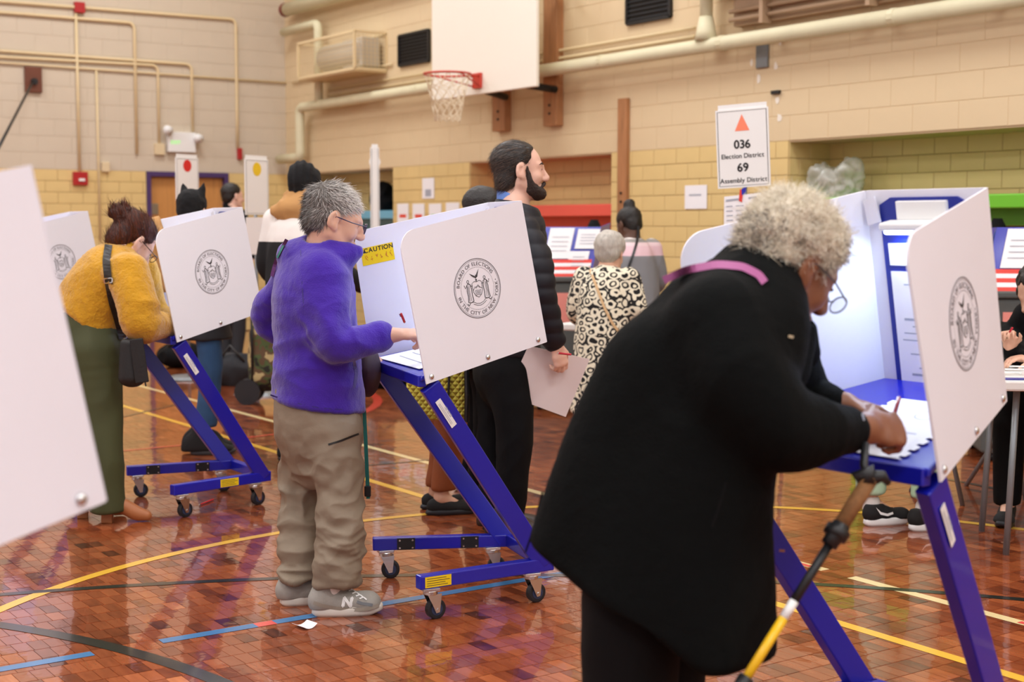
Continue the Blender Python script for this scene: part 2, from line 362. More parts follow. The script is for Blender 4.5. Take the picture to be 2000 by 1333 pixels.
b = MB(); q = empty('pipe_branch', p1[0], 0, 'short pale pipe bending down beside the wire cage near the corner', 'pipe'); b.tube([V3(p)-p1[0] for p in fillet([p1[0], (.16, yb, p1[0].z), (.16, yb, zp+.03)], .09)], .055, 14); b.build('pipe_run', M_pipe, q, smooth=True)
a, c = onX(556, 20, .16), onX(740, -18, .16); q = empty('upper_pipe', a, 0, 'pale pipe with a dark red end at the top of the corner', 'pipe')
MB().tube([V3((0, .06, 0)), V3((0, 3.4, 0))], .085, 14).build('pipe_run', M_pipe, q, smooth=True); MB().tube([V3((0, 0, 0)), V3((0, .07, 0))], .09, 14).build('end_cap', M_rust, q)
for k, (dz, r) in enumerate(((.115, .017), (.19, .014))):
    y0, y1 = (onX(650, 170, 0).y, onX(1365, 60, 0).y); MBp = MB().tube([(.05, y0, zp+dz), (.05, y1, zp+dz)], r, 8)
    o = MBp.build('conduit', M_cond, None, smooth=True); setp(o, ['thin conduit just above the thick lagged pipe, lower of the pair', 'thin conduit above the thick lagged pipe, upper of the pair'][k], 'conduit')
def conduit(pix, label, r=.016, fr_=.09, off=.03):
    pts = [onY(x, y_, off) for x, y_ in pix]
    for i in range(1, len(pts)):                                  # runs are level or plumb
        if abs(pix[i][0]-pix[i-1][0]) < 25 and abs(pix[i][1]-pix[i-1][1]) > 20: pts[i].x = pts[i-1].x
    b = MB().tube(fillet(pts, fr_), r, 8); o = b.build('conduit', M_cond, None, smooth=True); setp(o, label, 'conduit')
conduit([(-60, -2), (460, 38), (460, 200), (466, 290)], 'highest conduit on the end wall, dropping to the small red device', .02)
conduit([(-60, 19), (262, 45), (262, 300)], 'second conduit from the top of the end wall, bending down and stopping short', .02)
conduit([(-60, 95), (374, 126), (374, 258)], 'conduit on the end wall dropping behind the lamp unit', .018)
conduit([(-60, 108), (308, 128), (308, 285)], 'conduit on the end wall dropping to the small cream box', .018)
conduit([(-60, 118), (250, 140), (560, 162)], 'level cable run along the end wall to the corner', .012)
conduit([(148, 24), (148, 338)], 'plumb conduit joining the two red alarm boxes', .018)
conduit([(188, 138), (187, 470)], 'plumb conduit left of the door down through the tiles', .014)
o = MB().tube([(.03, onX(570, 162, .03).y, onX(570, 162, .03).z), (.03, onX(765, 140, .03).y, onX(570, 162, .03).z)], .012, 8).build('conduit', M_cond, None, smooth=True); setp(o, 'level cable run on the side wall under the wire cage', 'conduit')
# boxes on the end wall
M_red = mat('alarm_red', (176, 30, 34), .4); M_white = mat('white_plastic', (238, 238, 236), .4); M_cream = mat('cream_box', (222, 202, 164), .5); M_black = mat('black_plastic', (22, 22, 24), .45); M_brown = mat('brown_board', (112, 60, 38), .5, var=.2, vscale=5)
def wbox(name, x0, y0, x1, y1, dep, m, label, cat, plane='Y', bev=.006):
    f = onY if plane == 'Y' else onX; a, c = f(x0, (y0+y1)/2, 0), f(x1, (y0+y1)/2, 0); zt, zb_ = f((x0+x1)/2, y0).z, f((x0+x1)/2, y1).z; ctr = (a+c)/2; ctr.z = zb_
    q = empty(name, ctr, 0, label, cat); w = (a-c).length/2; h = zt-zb_
    b = MB().lohi((-w, .004, 0), (w, dep, h)) if plane == 'Y' else MB().lohi((.004, -w, 0), (dep, w, h))
    b.build('casing', m, q, bev); return q, w, h
q, w, h = wbox('alarm_box', 143, 5, 163, 26, .07, M_red, 'red alarm box high on the end wall at the top conduit', 'alarm')
q, w, h = wbox('fire_alarm_pull', 141, 336, 169, 362, .06, M_red, 'red fire alarm pull box at the top of the tile dado', 'alarm'); MB().lohi((-w*.5, .06, h*.3), (w*.3, .075, h*.5)).build('pull_handle', M_white, q)
q, w, h = wbox('wall_block', 47, 131, 80, 181, .05, M_brown, 'dark brown wooden block holding a black rod on the end wall', 'block'); MB().tube([(0, .05, h*.42), (0, .09, h*.42)], .04, 12).build('socket', M_black, q)
st = onY(64, 160, .1); en = pc(-40, 360, 12.5); rod = MB().tube([V3((0, 0, 0)), W(*en)-st], .016, 8).build('hanging_rod', M_black, None, loc=st, smooth=True); setp(rod, 'black rod slanting down from the brown wall block', 'rod')
q, w, h = wbox('emergency_light', 324, 259, 377, 298, .09, M_white, 'white exit and emergency lamp unit over the wooden door', 'exit light')
M_green = mat('exit_green', (110, 220, 90), .5, emit=(120, 230, 90), estr=1.0); b = MB(); textmb(b, 'EXIT', .06, lambda x, y: (-x+w*.45, .093, y+h*.4), 0); b.build('exit_lettering', M_green, q)
for sx in (-1, 1):
    c = V3((sx*(w+.02), .07, h*(.75 if sx < 0 else 1.1))); MB().tube([c, c+V3((0, .03, 0)), c+V3((0, .09, -.02))], [.03, .055, .06], 12).build('lamp_head', M_white, q, smooth=True)
wbox('junction_box', 300, 281, 319, 303, .06, M_cream, 'small cream junction box left of the emergency lamp', 'box'); wbox('thermostat', 197, 317, 212, 336, .05, M_cream, 'small square cream box left of the door frame', 'box')
wbox('sounder', 462, 290, 470, 312, .06, M_red, 'narrow red device right of the emergency lamp', 'alarm')
# vents, caged heater, backboard on the side wall
M_dark = mat('vent_dark', (24, 22, 20), .6)
def vent(x0, y0, x1, y1, label):
    a, c = onX(x0, y0, .02), onX(x1, y0, .02); zb_ = onX(x0, y1, .02).z; h = a.z-zb_; w = (c.y-a.y)/2; q = empty('wall_vent', (0, (a.y+c.y)/2, zb_), 0, label, 'vent')
    MB().lohi((.004, -w, 0), (.02, w, h)).build('backing', M_dark, q); b = MB()
    for e in (-1, 1): b.lohi((.006, e*w-.015, 0), (.04, e*w+.015, h)); b.lohi((.006, -w, (h if e > 0 else 0)-.015), (.04, w, (h if e > 0 else 0)+.015))
    b.build('frame', M_dark, q); n = 9
    for k in range(n): z = h*(k+.7)/n; MB().bar((.03, -w, z), (.03, w, z), .022, .004, (1, 0, .8)).build('slat', M_black, q)
vent(780, 71, 838, 129, 'black louvred vent between the wire cage and the backboard'); vent(1226, -32, 1310, 47, 'black louvred vent at the top right of the backboard')
p = .43; A, B = onX(583, 152, p), onX(693, 133, p); zt = onX(693, 60, p).z; q = empty('heater_cage', (0, (A.y+B.y)/2, B.z), 0, 'pale mesh cage holding a wall heater near the corner', 'cage'); w = (B.y-A.y)/2; h = zt-B.z
b = MB(); fw = .03
for X in (.01, p):
    for e in (-1, 1): b.bar((X, e*w, 0), (X, e*w, h), fw, fw, (1, 0, 0))
    for z in (0, h): b.bar((X, -w, z), (X, w, z), fw, fw)
for e in (-1, 1):
    for z in (0, h): b.bar((.01, e*w, z), (p, e*w, z), fw, fw)
b.build('cage_frame', M_cond, q); b = MB()
for k in range(1, 24): y_ = -w+2*w*k/24; b.tube([(p, y_, 0), (p, y_, h)], .003, 4, False)
for k in range(1, 9): z = h*k/9; b.tube([(p, -w, z), (p, w, z)], .003, 4, False); b.tube([(0, w, z), (p, w, z)], .003, 4, False)
for k in range(1, 8): x = p*k/8; b.tube([(x, w, 0), (x, w, h)], .003, 4, False)
b.build('wire_mesh', M_cond, q); M_heat = mat('heater_grey', (200, 190, 172), .45)
b = MB(); b.tube([(.2, -w*.55, h*.5), (.2, -w*.5, h*.5), (.2, w*.78, h*.5), (.2, w*.82, h*.5)], [.1, .17, .17, .15], 18); b.build('heater_drum', M_heat, q, smooth=True); MB().lohi((.05, w*.25, h*.08), (.3, w*.9, h*.9)).build('heater_body', M_heat, q, .02)
b = MB(); b.lohi((0, -w, -.03), (p, w, -.012)); b.build('bottom_panel', M_cond, q)
# radiator housing above the pipe, right
ya = onX(1397, 30, .3).y; q = empty('radiator_housing', (0, (ya+15.2)/2, zp+.13), 0, 'long brownish convector housing above the pipe at top right', 'radiator'); w = (15.2-ya)/2; M_rad = mat('radiator_brown', (176, 146, 116), .55, var=.15, vscale=3)
MB().lohi((.005, -w, .0), (.10, w, .42)).build('housing', M_rad, q, .01); MB().lohi((.005, -w-.25, .30), (.3, w, .36)).build('shelf', M_cond, q, .005)
for z in (.05, .12): MB().tube([(.14, -w, z), (.14, w, z)], .018, 8).build('rail', M_rad, q, smooth=True)
for k in range(5): MB().lohi((.1, -w+.4+k*1.1, -.02), (.2, -w+.44+k*1.1, .3)).build('bracket', M_rad, q)
# backboard
X = .6; a, c = onX(847, 197, X), onX(1050, 170, X); q = empty('basketball_backboard', (X, (a.y+c.y)/2, a.z), 0, 'white rectangular basketball backboard with a red hoop', 'backboard'); w = (c.y-a.y)/2
M_bb = mat('backboard_white', (244, 238, 224), .4); MB().lohi((-.02, -w, 0), (.02, w, 1.3)).build('board', M_bb, q, .008)
zr = onX(940, 155, X).z-a.z; yr = onX(938, 155, X).y-(a.y+c.y)/2; M_hoop = mat('hoop_red', (196, 62, 46), .4)
MB().lohi((.02, yr-.07, zr-.09), (.05, yr+.07, zr+.06)).build('bracket_plate', M_hoop, q, .004)
rc = V3((.38, yr, zr+.03)); b = MB(); R_ = .228; ring = [rc+V3((R_*math.cos(t), R_*math.sin(t), 0)) for t in np.linspace(0, 2*math.pi, 37)]; b.tube(ring, .011, 8, False)
for e in (-1, 1): b.tube([(.04, yr+e*.05, zr+.03), rc+V3((-R_*.93, e*.08, 0))], .01, 8); b.tube([(.04, yr+e*.05, zr-.07), rc+V3((0, e*R_, 0))], .008, 8)
hp = b.build('rim', M_hoop, q, smooth=True); M_net = mat('net_cord', (232, 218, 190), .8); b = MB(); nl = 12
def netp(k, l): t = 2*math.pi*(k+.5*(l % 2))/nl; r = R_*(1-.11*l+.006*l*l); return rc+V3((r*math.cos(t), r*math.sin(t), -.075*l))
for l in range(6):
    for k in range(nl):
        b.tube([netp(k, l), netp(k, l+1)], .0045, 5, False); b.tube([netp(k+(1 if l % 2 else 0), l), netp(k+(0 if l % 2 else -1)+(0), l+1)], .0045, 5, False)
b.build('net', M_net, hp)
M_post = mat('pine_post', (184, 128, 84), .5, var=.3, vscale=4, stretch=(6, 6, .8)); M_blk = mat('black_steel', (26, 26, 28), .4, metal=.3)
cy_, cz_ = (a.y+c.y)/2, a.z
def post(x0, x1, yb_, zt_, label, dep=.09):
    A, B = onX(x0, yb_, .0), onX(x1, yb_, .0); o = empty('wall_timber', (0, (A.y+B.y)/2, A.z), 0, label, 'timber'); w = (B.y-A.y)/2; MB().lohi((.004, -w, 0), (dep, w, zt_-A.z)).build('timber', M_post, o, .004)
    b = MB(); 
    for z in (.12, .2): MB().tube([(dep, 0, z), (dep+.012, 0, z)], .012, 8).build('bolt', M_blk, o)
    return o
post(1075, 1101, 248, 4.6, 'long wooden wall timber behind the right edge of the backboard'); post(975, 999, 258, 3.6, 'short wooden timber showing below the backboard'); 
o = post(1213, 1230, 420, onX(1220, 193).z, 'lone upright wooden strip on the tiled pier', .05)
for k, (px, py, tgt) in enumerate(((1086, 175, (-.03, .55, .06)), (988, 190, (-.03, -.1, .06)), (1090, -20, (-.03, .5, .9)))):
    w_ = onX(px, py, .13); MB().tube([w_-V3((X, cy_, cz_)), V3(tgt)], .035, 10).build('support_arm', M_blk, q, smooth=True)
# small fittings on the side wall
M_grey = mat('grey_metal', (130, 136, 140), .4, metal=.4)
wbox('hanging_plate', 1481, 82, 1503, 133, .03, M_grey, 'grey flat plate hanging under the pipe', 'plate', 'X'); wbox('door_stop', 1510, 177, 1526, 184, .03, M_black, 'tiny black clip on the wall above the district sign', 'clip', 'X', .002)
M_tape = mat('tape_residue', (240, 232, 218), .4)
for k, (x, yy, s_) in enumerate(((1468, 122, 7), (1515, 130, 8), (1482, 155, 9), (1518, 195, 7), (1522, 230, 9), (1524, 85, 5))):
    c = onX(x, yy, .006); h = s_*.0035; o = MB().slab([V3((0, math.cos(t)*h*random.uniform(.6, 1.1), math.sin(t)*h*1.3*random.uniform(.6, 1.1))) for t in np.linspace(0, 5.6, 9)], (.001, 0, 0)).build('tape_scrap', M_tape, wall_r, loc=c)
# folded coloured tables in the recesses
def shelf(n, y0, y1, z0, z1, rgb, label, legy):
    m = mat('enamel_'+n, rgb, .35); q = empty('recess_table', (0, (y0+y1)/2, 0), 0, label, 'table'); w = (y1-y0)/2
    MB().lohi((-ND+.01, -w, z0), (-.03, w, z1)).build('tabletop', m, q, .01); MB().lohi((-ND+.1, -w*.98, z0-.12), (-ND+.16, w*.98, z0)).build('rail', m, q, .004)
    for ly in legy: MB().lohi((-ND+.09, ly-.04, 0), (-ND+.17, ly+.04, z0-.1)).build('leg', m, q, .004)
shelf('red', 4.56, 6.9, 1.47, 1.585, (232, 94, 80), 'coral red table standing in the recess behind the bearded man', (-.9, 0.35, .95))
shelf('green', 9.3, 14.1, 1.50, 1.60, (112, 192, 48), 'bright green table in the recess at the right edge', (-2, -.4, .9, 2)); shelf('blue', .55, 2.8, 1.46, 1.56, (110, 178, 206), 'light blue table in the recess beside the corner', (-.9, 0, .9))
# ================================================================ voting booths
M_panel = mat('panel_white', (236, 236, 245), .38, var=.03, vscale=4); M_blue = mat('frame_blue', (20, 26, 168), .3, coat=.3); M_bluedk = mat('board_blue', (24, 40, 140), .4)
M_ink = mat('seal_ink', (120, 116, 122), .6); M_inkd = mat('dark_ink', (58, 56, 60), .6); M_chrome = mat('chrome', (205, 205, 205), .22, metal=1); M_rubber = mat('rubber', (28, 29, 34), .55)
M_tread = mat('wheel_blue_rim', (46, 60, 92), .5); M_yel = mat('caution_yellow', (246, 212, 22), .45); M_label = mat('label_white', (240, 240, 238), .5); M_rink = mat('red_ink', (206, 120, 40), .6)
M_led = mat('led_lens', (235, 245, 255), .3, emit=(205, 228, 255), estr=14); M_paper = mat('paper', (244, 243, 246), .6); M_pageink = mat('page_ink', (168, 172, 184), .7)
def tri(mb, pts, fn): mb.add([fn(*p) for p in pts], [tuple(range(len(pts)))])
def stroke(mb, pts, w, fn, closed=False):
    n = len(pts); L_ = []; R_ = []
    for i in range(n):
        a = pts[(i-1) % n] if closed or i > 0 else pts[i]; b = pts[(i+1) % n] if closed or i < n-1 else pts[i]; dx, dy = b[0]-a[0], b[1]-a[1]; l = math.hypot(dx, dy) or 1
        ox, oy = -dy/l*w/2, dx/l*w/2; L_.append(fn(pts[i][0]+ox, pts[i][1]+oy)); R_.append(fn(pts[i][0]-ox, pts[i][1]-oy))
    m_ = n if closed else n-1; mb.add(L_+R_, [(i, (i+1) % n, n+(i+1) % n, n+i) for i in range(m_)])
def ringpts(r, n=48, a0=0, a1=2*math.pi): return [(r*math.cos(a0+(a1-a0)*k/n), r*math.sin(a0+(a1-a0)*k/n)) for k in range(n)]
def seal(fn):                                                    # flat printed seal, fn maps metres to the panel
    ring, emb = MB(), MB()
    for r, w in ((.104, .003), (.099, .0012)): stroke(ring, ringpts(r, 64), w, fn, True)
    for k in range(90):
        t = 2*math.pi*k/90; stroke(ring, [(.0745*math.cos(t-.016), .0745*math.sin(t-.016)), (.0745*math.cos(t+.016), .0745*math.sin(t+.016))], .0022, fn)
    def around(txt, a_mid, top):
        size = .0185; adv = []
        for ch in txt: adv.append(.36 if ch == ' ' else glyph(ch)[3]-glyph(ch)[2]+.16)
        tot = sum(adv)*size; s_ = -tot/2
        for ch, ad in zip(txt, adv):
            if ch != ' ':
                g = glyph(ch); base = .0805 if top else .0935; ang = a_mid-(s_+ad*size/2)/.087*(1 if top else -1)
                for dx in (-.03, .03):
                    def f2(v, g=g, ang=ang, base=base, dx=dx):
                        x = (v[0]-(g[2]+g[3])/2+dx)*size; y = v[1]*size
                        if top: return fn((base+y)*math.cos(ang)+x*math.sin(ang), (base+y)*math.sin(ang)-x*math.cos(ang))
                        return fn((base-y)*math.cos(ang)-x*math.sin(ang), (base-y)*math.sin(ang)+x*math.cos(ang))
                    ring.add([f2(v) for v in g[0]], g[1])
            s_ += ad*size
    around('BOARD OF ELECTIONS', math.radians(97), True); around('IN THE CITY OF NEW YORK', math.radians(277), False)
    for a in (190, 8): tri(ring, [(.087*math.cos(math.radians(a))+.003*x, .087*math.sin(math.radians(a))+.003*y) for x, y in ((1, 0), (0, 1), (-1, 0), (0, -1))], fn)
    sh = [(-.022, .020), (-.012, .026), (0, .023), (.012, .026), (.022, .020), (.021, -.008), (.013, -.024), (0, -.032), (-.013, -.024), (-.021, -.008)]; stroke(emb, sh, .0022, fn, True)
    stroke(emb, [(-.02, -.004), (-.01, .008), (-.004, .002), (.004, .012), (.012, .001), (.02, -.003)], .002, fn); stroke(emb, ringpts(.008, 12, 0, 3.3), .0016, fn)
    for yy in (-.008, -.013, -.018, -.023): stroke(emb, [(-.017+(-yy)*.25, yy), (-.005, yy+.002), (.006, yy-.001), (.016+yy*.25, yy+.001)], .0018, fn)
    tri(emb, [(-.004, .030), (0, .036), (.004, .030), (0, .024)], fn); tri(emb, [(-.002, .044), (-.026, .058), (-.016, .046), (-.008, .040), (0, .036)], fn); tri(emb, [(0, .036), (.008, .040), (.012, .05), (.020, .066), (.005, .05)], fn); tri(emb, [(-.003, .036), (.004, .038), (.006, .046), (0, .049)], fn)
    for e in (-1, 1):                                            # two robed supporters
        f2 = lambda x, y, e=e: fn(e*x, y)
        stroke(emb, [(.038+.0045*math.cos(t), .031+.0055*math.sin(t)) for t in np.linspace(0, 6, 10)], .0022, f2, True); stroke(emb, [(.031, .022), (.027, .004), (.028, -.018), (.026, -.040)], .003, f2)
        stroke(emb, [(.044, .022), (.048, .0), (.047, -.02), (.050, -.040)], .0028, f2); stroke(emb, [(.036, .02), (.037, -.01), (.035, -.038)], .0015, f2); stroke(emb, [(.041, .015), (.042, -.012), (.044, -.038)], .0022, f2)
        stroke(emb, [(.031, .021), (.038, .024), (.044, .021), (.053, .010), (.057, .022)], .0026, f2); stroke(emb, [(.026, -.040), (.038, -.043), (.051, -.040)], .002, f2); stroke(emb, [(.031, .018), (.024, .012), (.021, .016)], .0022, f2)
        stroke(emb, [(.056, -.044), (.050, -.051), (.044, -.046)], .003, f2)
    stroke(emb, [(-.045, -.044), (-.028, -.043), (-.015, -.051), (0, -.054), (.015, -.051), (.028, -.043), (.045, -.044)], .0018, fn); stroke(emb, [(-.030, -.050), (-.014, -.058), (0, -.061), (.014, -.058), (.030, -.050)], .0018, fn)
    return ring, emb
BF, BR, TR, TF = (0, .374, .845), (.514, .179, .960), (.416, .178, 1.469), (-.086, .333, 1.354)
def panelfn(s):                                                  # s=+1 right-hand panel as seen from the voter
    q = [V3((a, -s*w, z)) for a, w, z in (BF, BR, TR, TF)]
    def f(u, v, n=0.0):
        p = (q[0]*(1-u)+q[1]*u)*(1-v)+(q[3]*(1-u)+q[2]*u)*v
        nn = (q[1]-q[0]).cross(q[3]-q[0]).normalized()*(1 if s > 0 else -1); return p+nn*n
    lu = (q[1]-q[0]).length; lv = (q[2]-q[1]).length
    return f, lu, lv
def make_booth(name):
    r = empty(name)
    # table tray
    def T(a, w, dz=0): return V3((a, -w, .868+(.115/.514)*a+dz))
    wf, wr = .36, .18
    tb = MB(); pts = [T(-.012, wf), T(.51, wr), T(.51, -wr), T(-.012, -wf)]; tb.slab(pts, (0, 0, -.02)); tb.build('table_tray', M_blue, r, .006)
    MB().bar(T(-.004, wf-.012, -.021), T(-.004, -wf+.012, -.021), .03, .04).build('front_rail', M_blue, r, .004)
    for s in (1, -1):
        f, lu, lv = panelfn(s); rad = .13; ru = rad*lv/lu; us = [ru*(1-math.cos(t)) for t in np.linspace(0, math.pi/2, 9)]+[ru+(1-ru)*k/14 for k in range(1, 15)]
        vt = [1-rad+rad*math.sqrt(max(0, 1-((ru-u)/ru)**2)) if u < ru else 1.0 for u in us]; nr = 9; nc = len(us); pm = MB(); vs = []
        for n_ in (0, .006): vs += [f(u, -.012+(t+.012)*k/(nr-1), n_) for u, t in zip(us, vt) for k in range(nr)]
        G = lambda l, i, k: l*nc*nr+i*nr+k; fs = []
        for i_ in range(nc-1):
            for k in range(nr-1): fs += [(G(0, i_, k), G(0, i_, k+1), G(0, i_+1, k+1), G(0, i_+1, k)), (G(1, i_, k), G(1, i_+1, k), G(1, i_+1, k+1), G(1, i_, k+1))]
            for k in (0, nr-1): fs.append((G(0, i_, k), G(0, i_+1, k), G(1, i_+1, k), G(1, i_, k)))
        for i_ in (0, nc-1): fs += [(G(0, i_, k), G(0, i_, k+1), G(1, i_, k+1), G(1, i_, k)) for k in range(nr-1)]
        pm.add(vs, fs); pn = pm.build('side_panel', M_panel, r)
        sg = 1 if s > 0 else -1
        fn = lambda x, y: f(.52+sg*x/lu*1.0, .5+y/lv, .0068)
        ring, emb = seal(fn); ring.build('seal_ring', M_ink, pn); emb.build('seal_emblem', M_inkd, pn)
        for u in (.045, .50, .93):
            c = f(u, .025, .006); d = (f(u, .025, .02)-c).normalized(); MB().tube([c, c+d*.004, c+d*.007], [.010, .009, .004], 10).build('bolt', M_chrome, pn, smooth=True)
        if s < 0:                                                # caution sticker inside the far panel
            g = lambda x, y: f(.0+.16+x/lu, .80+y/lv, -.0012); m_ = MB(); m_.add([g(-.065, -.034), g(.065, -.034), g(.065, .034), g(-.065, .034)], [(0, 1, 2, 3)]); st = m_.build('caution_sticker', M_yel, pn)
            g2 = lambda x, y: f(.16+x/lu, .80+y/lv, -.0018); m_ = MB(); textmb(m_, 'CAUTION', .024, lambda x, y: g2(x+.008, y+.014), .025, .16); tri(m_, [(-.058, .014), (-.044, .014), (-.051, .029)], g2); m_.build('caution_print', M_inkd, st); m_ = MB()
            for k in range(6):
                for t in range(3): x0 = -.052+.02*k; stroke(m_, [(x0+random.uniform(0, .008), -.02+random.uniform(0, .025)), (x0+random.uniform(.004, .013), -.02+random.uniform(0, .025))], .0022, g2)
            m_.build('caution_diagram', M_rink, st)
    # back panel with board, lamp, notice
    qb = [V3((a, w, z)) for (a, _, z) in (BR,) for w in (-.179, .179)]+[V3((TR[0], .178, TR[2])), V3((TR[0], -.178, TR[2]))]
    nb = (qb[1]-qb[0]).cross(qb[3]-qb[0]).normalized(); nb = nb if nb.x > 0 else -nb
    B = lambda x, v, n=0: qb[0].lerp(qb[1], .5+x/.358).lerp(qb[3].lerp(qb[2], .5+x/.358), v)-nb*n
    m_ = MB(); m_.slab([B(-.179, -.01), B(.179, -.01), B(.179, 1), B(-.179, 1)], nb*.006); bk = m_.build('back_panel', M_panel, r)
    m_ = MB(); m_.slab([B(-.135, .0), B(.135, .0), B(.135, .93), B(.1, .965), B(-.1, .965), B(-.135, .93)], -nb*.006); bd = m_.build('notice_board', M_bluedk, r)
    m_ = MB(); m_.slab([B(-.118, .04, .007), B(.118, .04, .007), B(.118, .60, .007), B(-.118, .60, .007)], -nb*.001); m_.build('notice_sheet', M_paper, bd); m_ = MB(); m_.slab([B(-.118, .63, .007), B(.118, .63, .007), B(.118, .74, .007), B(-.118, .74, .007)], -nb*.001); m_.build('header_sheet', M_paper, bd); m_ = MB()
    for k in range(14): stroke(m_, [(-.1, .08+.035*k), (random.uniform(.02, .1), .08+.035*k)], .006 if k % 4 else .012, lambda x, y: B(x, y, .009))
    m_.build('notice_print', M_pageink, bd)
    m_ = MB(); m_.slab([B(-.075, .86, .006), B(.075, .86, .006), B(.075, .95, .006), B(-.075, .95, .006)], -nb*.012); lamp = m_.build('lamp_bracket', M_white, r, .002)
    m_ = MB(); m_.slab([B(-.1, .82, .012), B(.1, .82, .012), B(.1, .86, .012), B(-.1, .86, .012)], -nb*.05); m_.build('lamp_housing', M_white, lamp, .006)
    for e in (-1, 1): m_ = MB(); m_.slab([B(e*.05-.042, .80, .02), B(e*.05+.042, .80, .02), B(e*.05+.042, .825, .02), B(e*.05-.042, .825, .02)], -nb*.035); m_.build('led_lens', M_led, lamp, .006)
    m_ = MB(); m_.slab([B(.128, .85, .012), B(.168, .83, .012), B(.175, .955, .012), B(.14, .975, .012)], -nb*.006); m_.build('corner_clip', M_panel, r)
    # frame: leaning legs, base bars, casters
    def sp(a, w, z, s): return V3((a, -s*w, z))
    for s in (1, -1):
        lg = MB(); lg.bar(sp(.025, .335, .83, s), sp(.495, .215, .135, s), .038, .07, (.8, 0, .55)); leg = lg.build('leg', M_blue, r, .004)
        bb = MB(); bb.bar(sp(-.016, .322, .138, s), sp(.53, .205, .138, s), .04, .05); bar = bb.build('base_bar', M_blue, r, .005)
        d = (sp(.53, .205, 0, s)-sp(-.016, .322, 0, s)).normalized(); side = V3((-d.y, d.x, 0)); side = side if side.y*(-s) > 0 else -side
        for (t, w_) in ((.05, .33), (.47, .225)):
            c = sp(-.016, .322, 0, s)+d*(t);
            k = MB(); k.box((c.x, c.y, .108), (.03, .022, .006)); k.tube([(c.x, c.y, .104), (c.x, c.y, .090)], .026, 14); cp = k.build('caster', M_chrome, r, .002)
            fk = MB(); off = d*.014
            for e in (-1, 1): fk.slab([c+off+side*(e*.018)+d*x+V3((0, 0, z)) for x, z in ((-.034, .092), (.02, .092), (.012, .026), (-.002, .024))], side*(e*.003))
            fk.tube([c+off+d*.005-side*.024+V3((0, 0, .035)), c+off+d*.005+side*.024+V3((0, 0, .035))], .006, 8); fk.build('caster_fork', M_chrome, cp)
            wc = c+off+d*.005; wh = MB(); wh.tube([wc-side*.013+V3((0, 0, .036)), wc-side*.011+V3((0, 0, .036)), wc+side*.011+V3((0, 0, .036)), wc+side*.013+V3((0, 0, .036))], [.031, .036, .036, .031], 22); wh.build('wheel', M_rubber, cp)
            wh = MB(); wh.tube([wc-side*.0145+V3((0, 0, .036)), wc+side*.0145+V3((0, 0, .036))], .022, 18); wh.build('wheel_hub', M_tread, cp)
        if s > 0:
            c = sp(-.016, .322, .138, s)+d*.07+side*.0205; m_ = MB(); m_.slab([c+d*x+V3((0, 0, z)) for x, z in ((-.052, -.019), (.052, -.019), (.052, .019), (-.052, .019))], side*.001); ys = m_.build('warning_sticker', M_yel, bar)
            m_ = MB(); 
            for k in range(4): stroke(m_, [(-.046, -.012+.008*k), (.046-.02*random.random(), -.012+.008*k)], .002, lambda x, y: c+d*x+side*.0016+V3((0, 0, y)))
            m_.build('warning_print', M_inkd, bar)
            a_, b_ = sp(.02, .335, .835, s), sp(.495, .215, .135, s); ld = (b_-a_).normalized(); ls = V3((-ld.y, ld.x, 0)).normalized(); ls = ls if ls.y < 0 else -ls; ac = ld.cross(ls).normalized(); c2 = a_+ld*.12+ls*.0197
            m_ = MB(); m_.slab([c2+ld*x+ac*z for x, z in ((-.058, -.022), (.058, -.022), (.058, .022), (-.058, .022))], ls*.001); ws = m_.build('asset_label', M_label, leg); m_ = MB()
            for k in range(9): stroke(m_, [(-.02+.005*k, -.012), (-.02+.005*k, .006)], .0025 if k % 3 else .0012, lambda x, y: c2+ld*x+ac*y+ls*.0016)
            for k in range(2): stroke(m_, [(-.045, .011+.005*k), (.045, .011+.005*k)], .0016, lambda x, y: c2+ld*x+ac*y+ls*.0016)
            m_.build('label_print', M_pageink, leg)
        else:
            for t in (.13, .38):
                c = sp(-.016, .322, .138, s)+d*t-side*.0205; m_ = MB(); m_.slab([c+d*x+V3((0, 0, z)) for x, z in ((-.035, -.023), (.035, -.023), (.035, .023), (-.035, .023))], -side*.003); pl = m_.build('joint_plate', M_black, bar)
                for x in (-.025, .025):
                    for z in (-.015, .015): MB().tube([c+d*x-side*.003+V3((0, 0, z)), c+d*x-side*.006+V3((0, 0, z))], .004, 8).build('rivet', M_chrome, bar)
    MB().bar(sp(.512, .205, .138, 1), sp(.512, .205, .138, -1), .04, .05).build('rear_bar', M_blue, r, .005)
    return r
def copy_tree(o, parent=None):
    c = o.copy(); COL.objects.link(c); c.parent = parent
    for ch in list(o.children): copy_tree(ch, c)
    return c
BOOTHS = [((-.422, 5.187), .344, 'white voting booth on a blue frame where the woman in purple fleece writes'),
 ((-1.766, 6.889), .59, 'white voting booth on a blue frame where the woman in the mustard sweater leans'),
 ((.678, 3.272), .639, 'lit white voting booth where the woman in the long black coat writes'),
 ((-3.08, 8.77), .59, 'white voting booth behind the mustard sweater, partly hidden at the left'),
 ((-1.169, 2.08), .5, 'blurred white voting booth panel cropped by the left edge')]
proto = make_booth('voting_booth'); BO = []
for i, ((x, y), yaw, lab) in enumerate(BOOTHS):
    o = proto if i == 0 else copy_tree(proto); o.location = W(x, y); o.rotation_euler = (0, 0, RZ+yaw); setp(o, lab, 'voting booth', 'voting booths on the court'); BO.append(o)
for o in BO[1:]:                                                 # only the middle booth shows the caution sticker; the left one has its bar sticker further back
    for ch in list(o.children_recursive):
        if ch.name.startswith('caution'): bpy.data.objects.remove(ch)
for ch in BO[1].children_recursive:
    if ch.name.startswith('warning'): ch.location = V3((.978, .21, 0))*.24
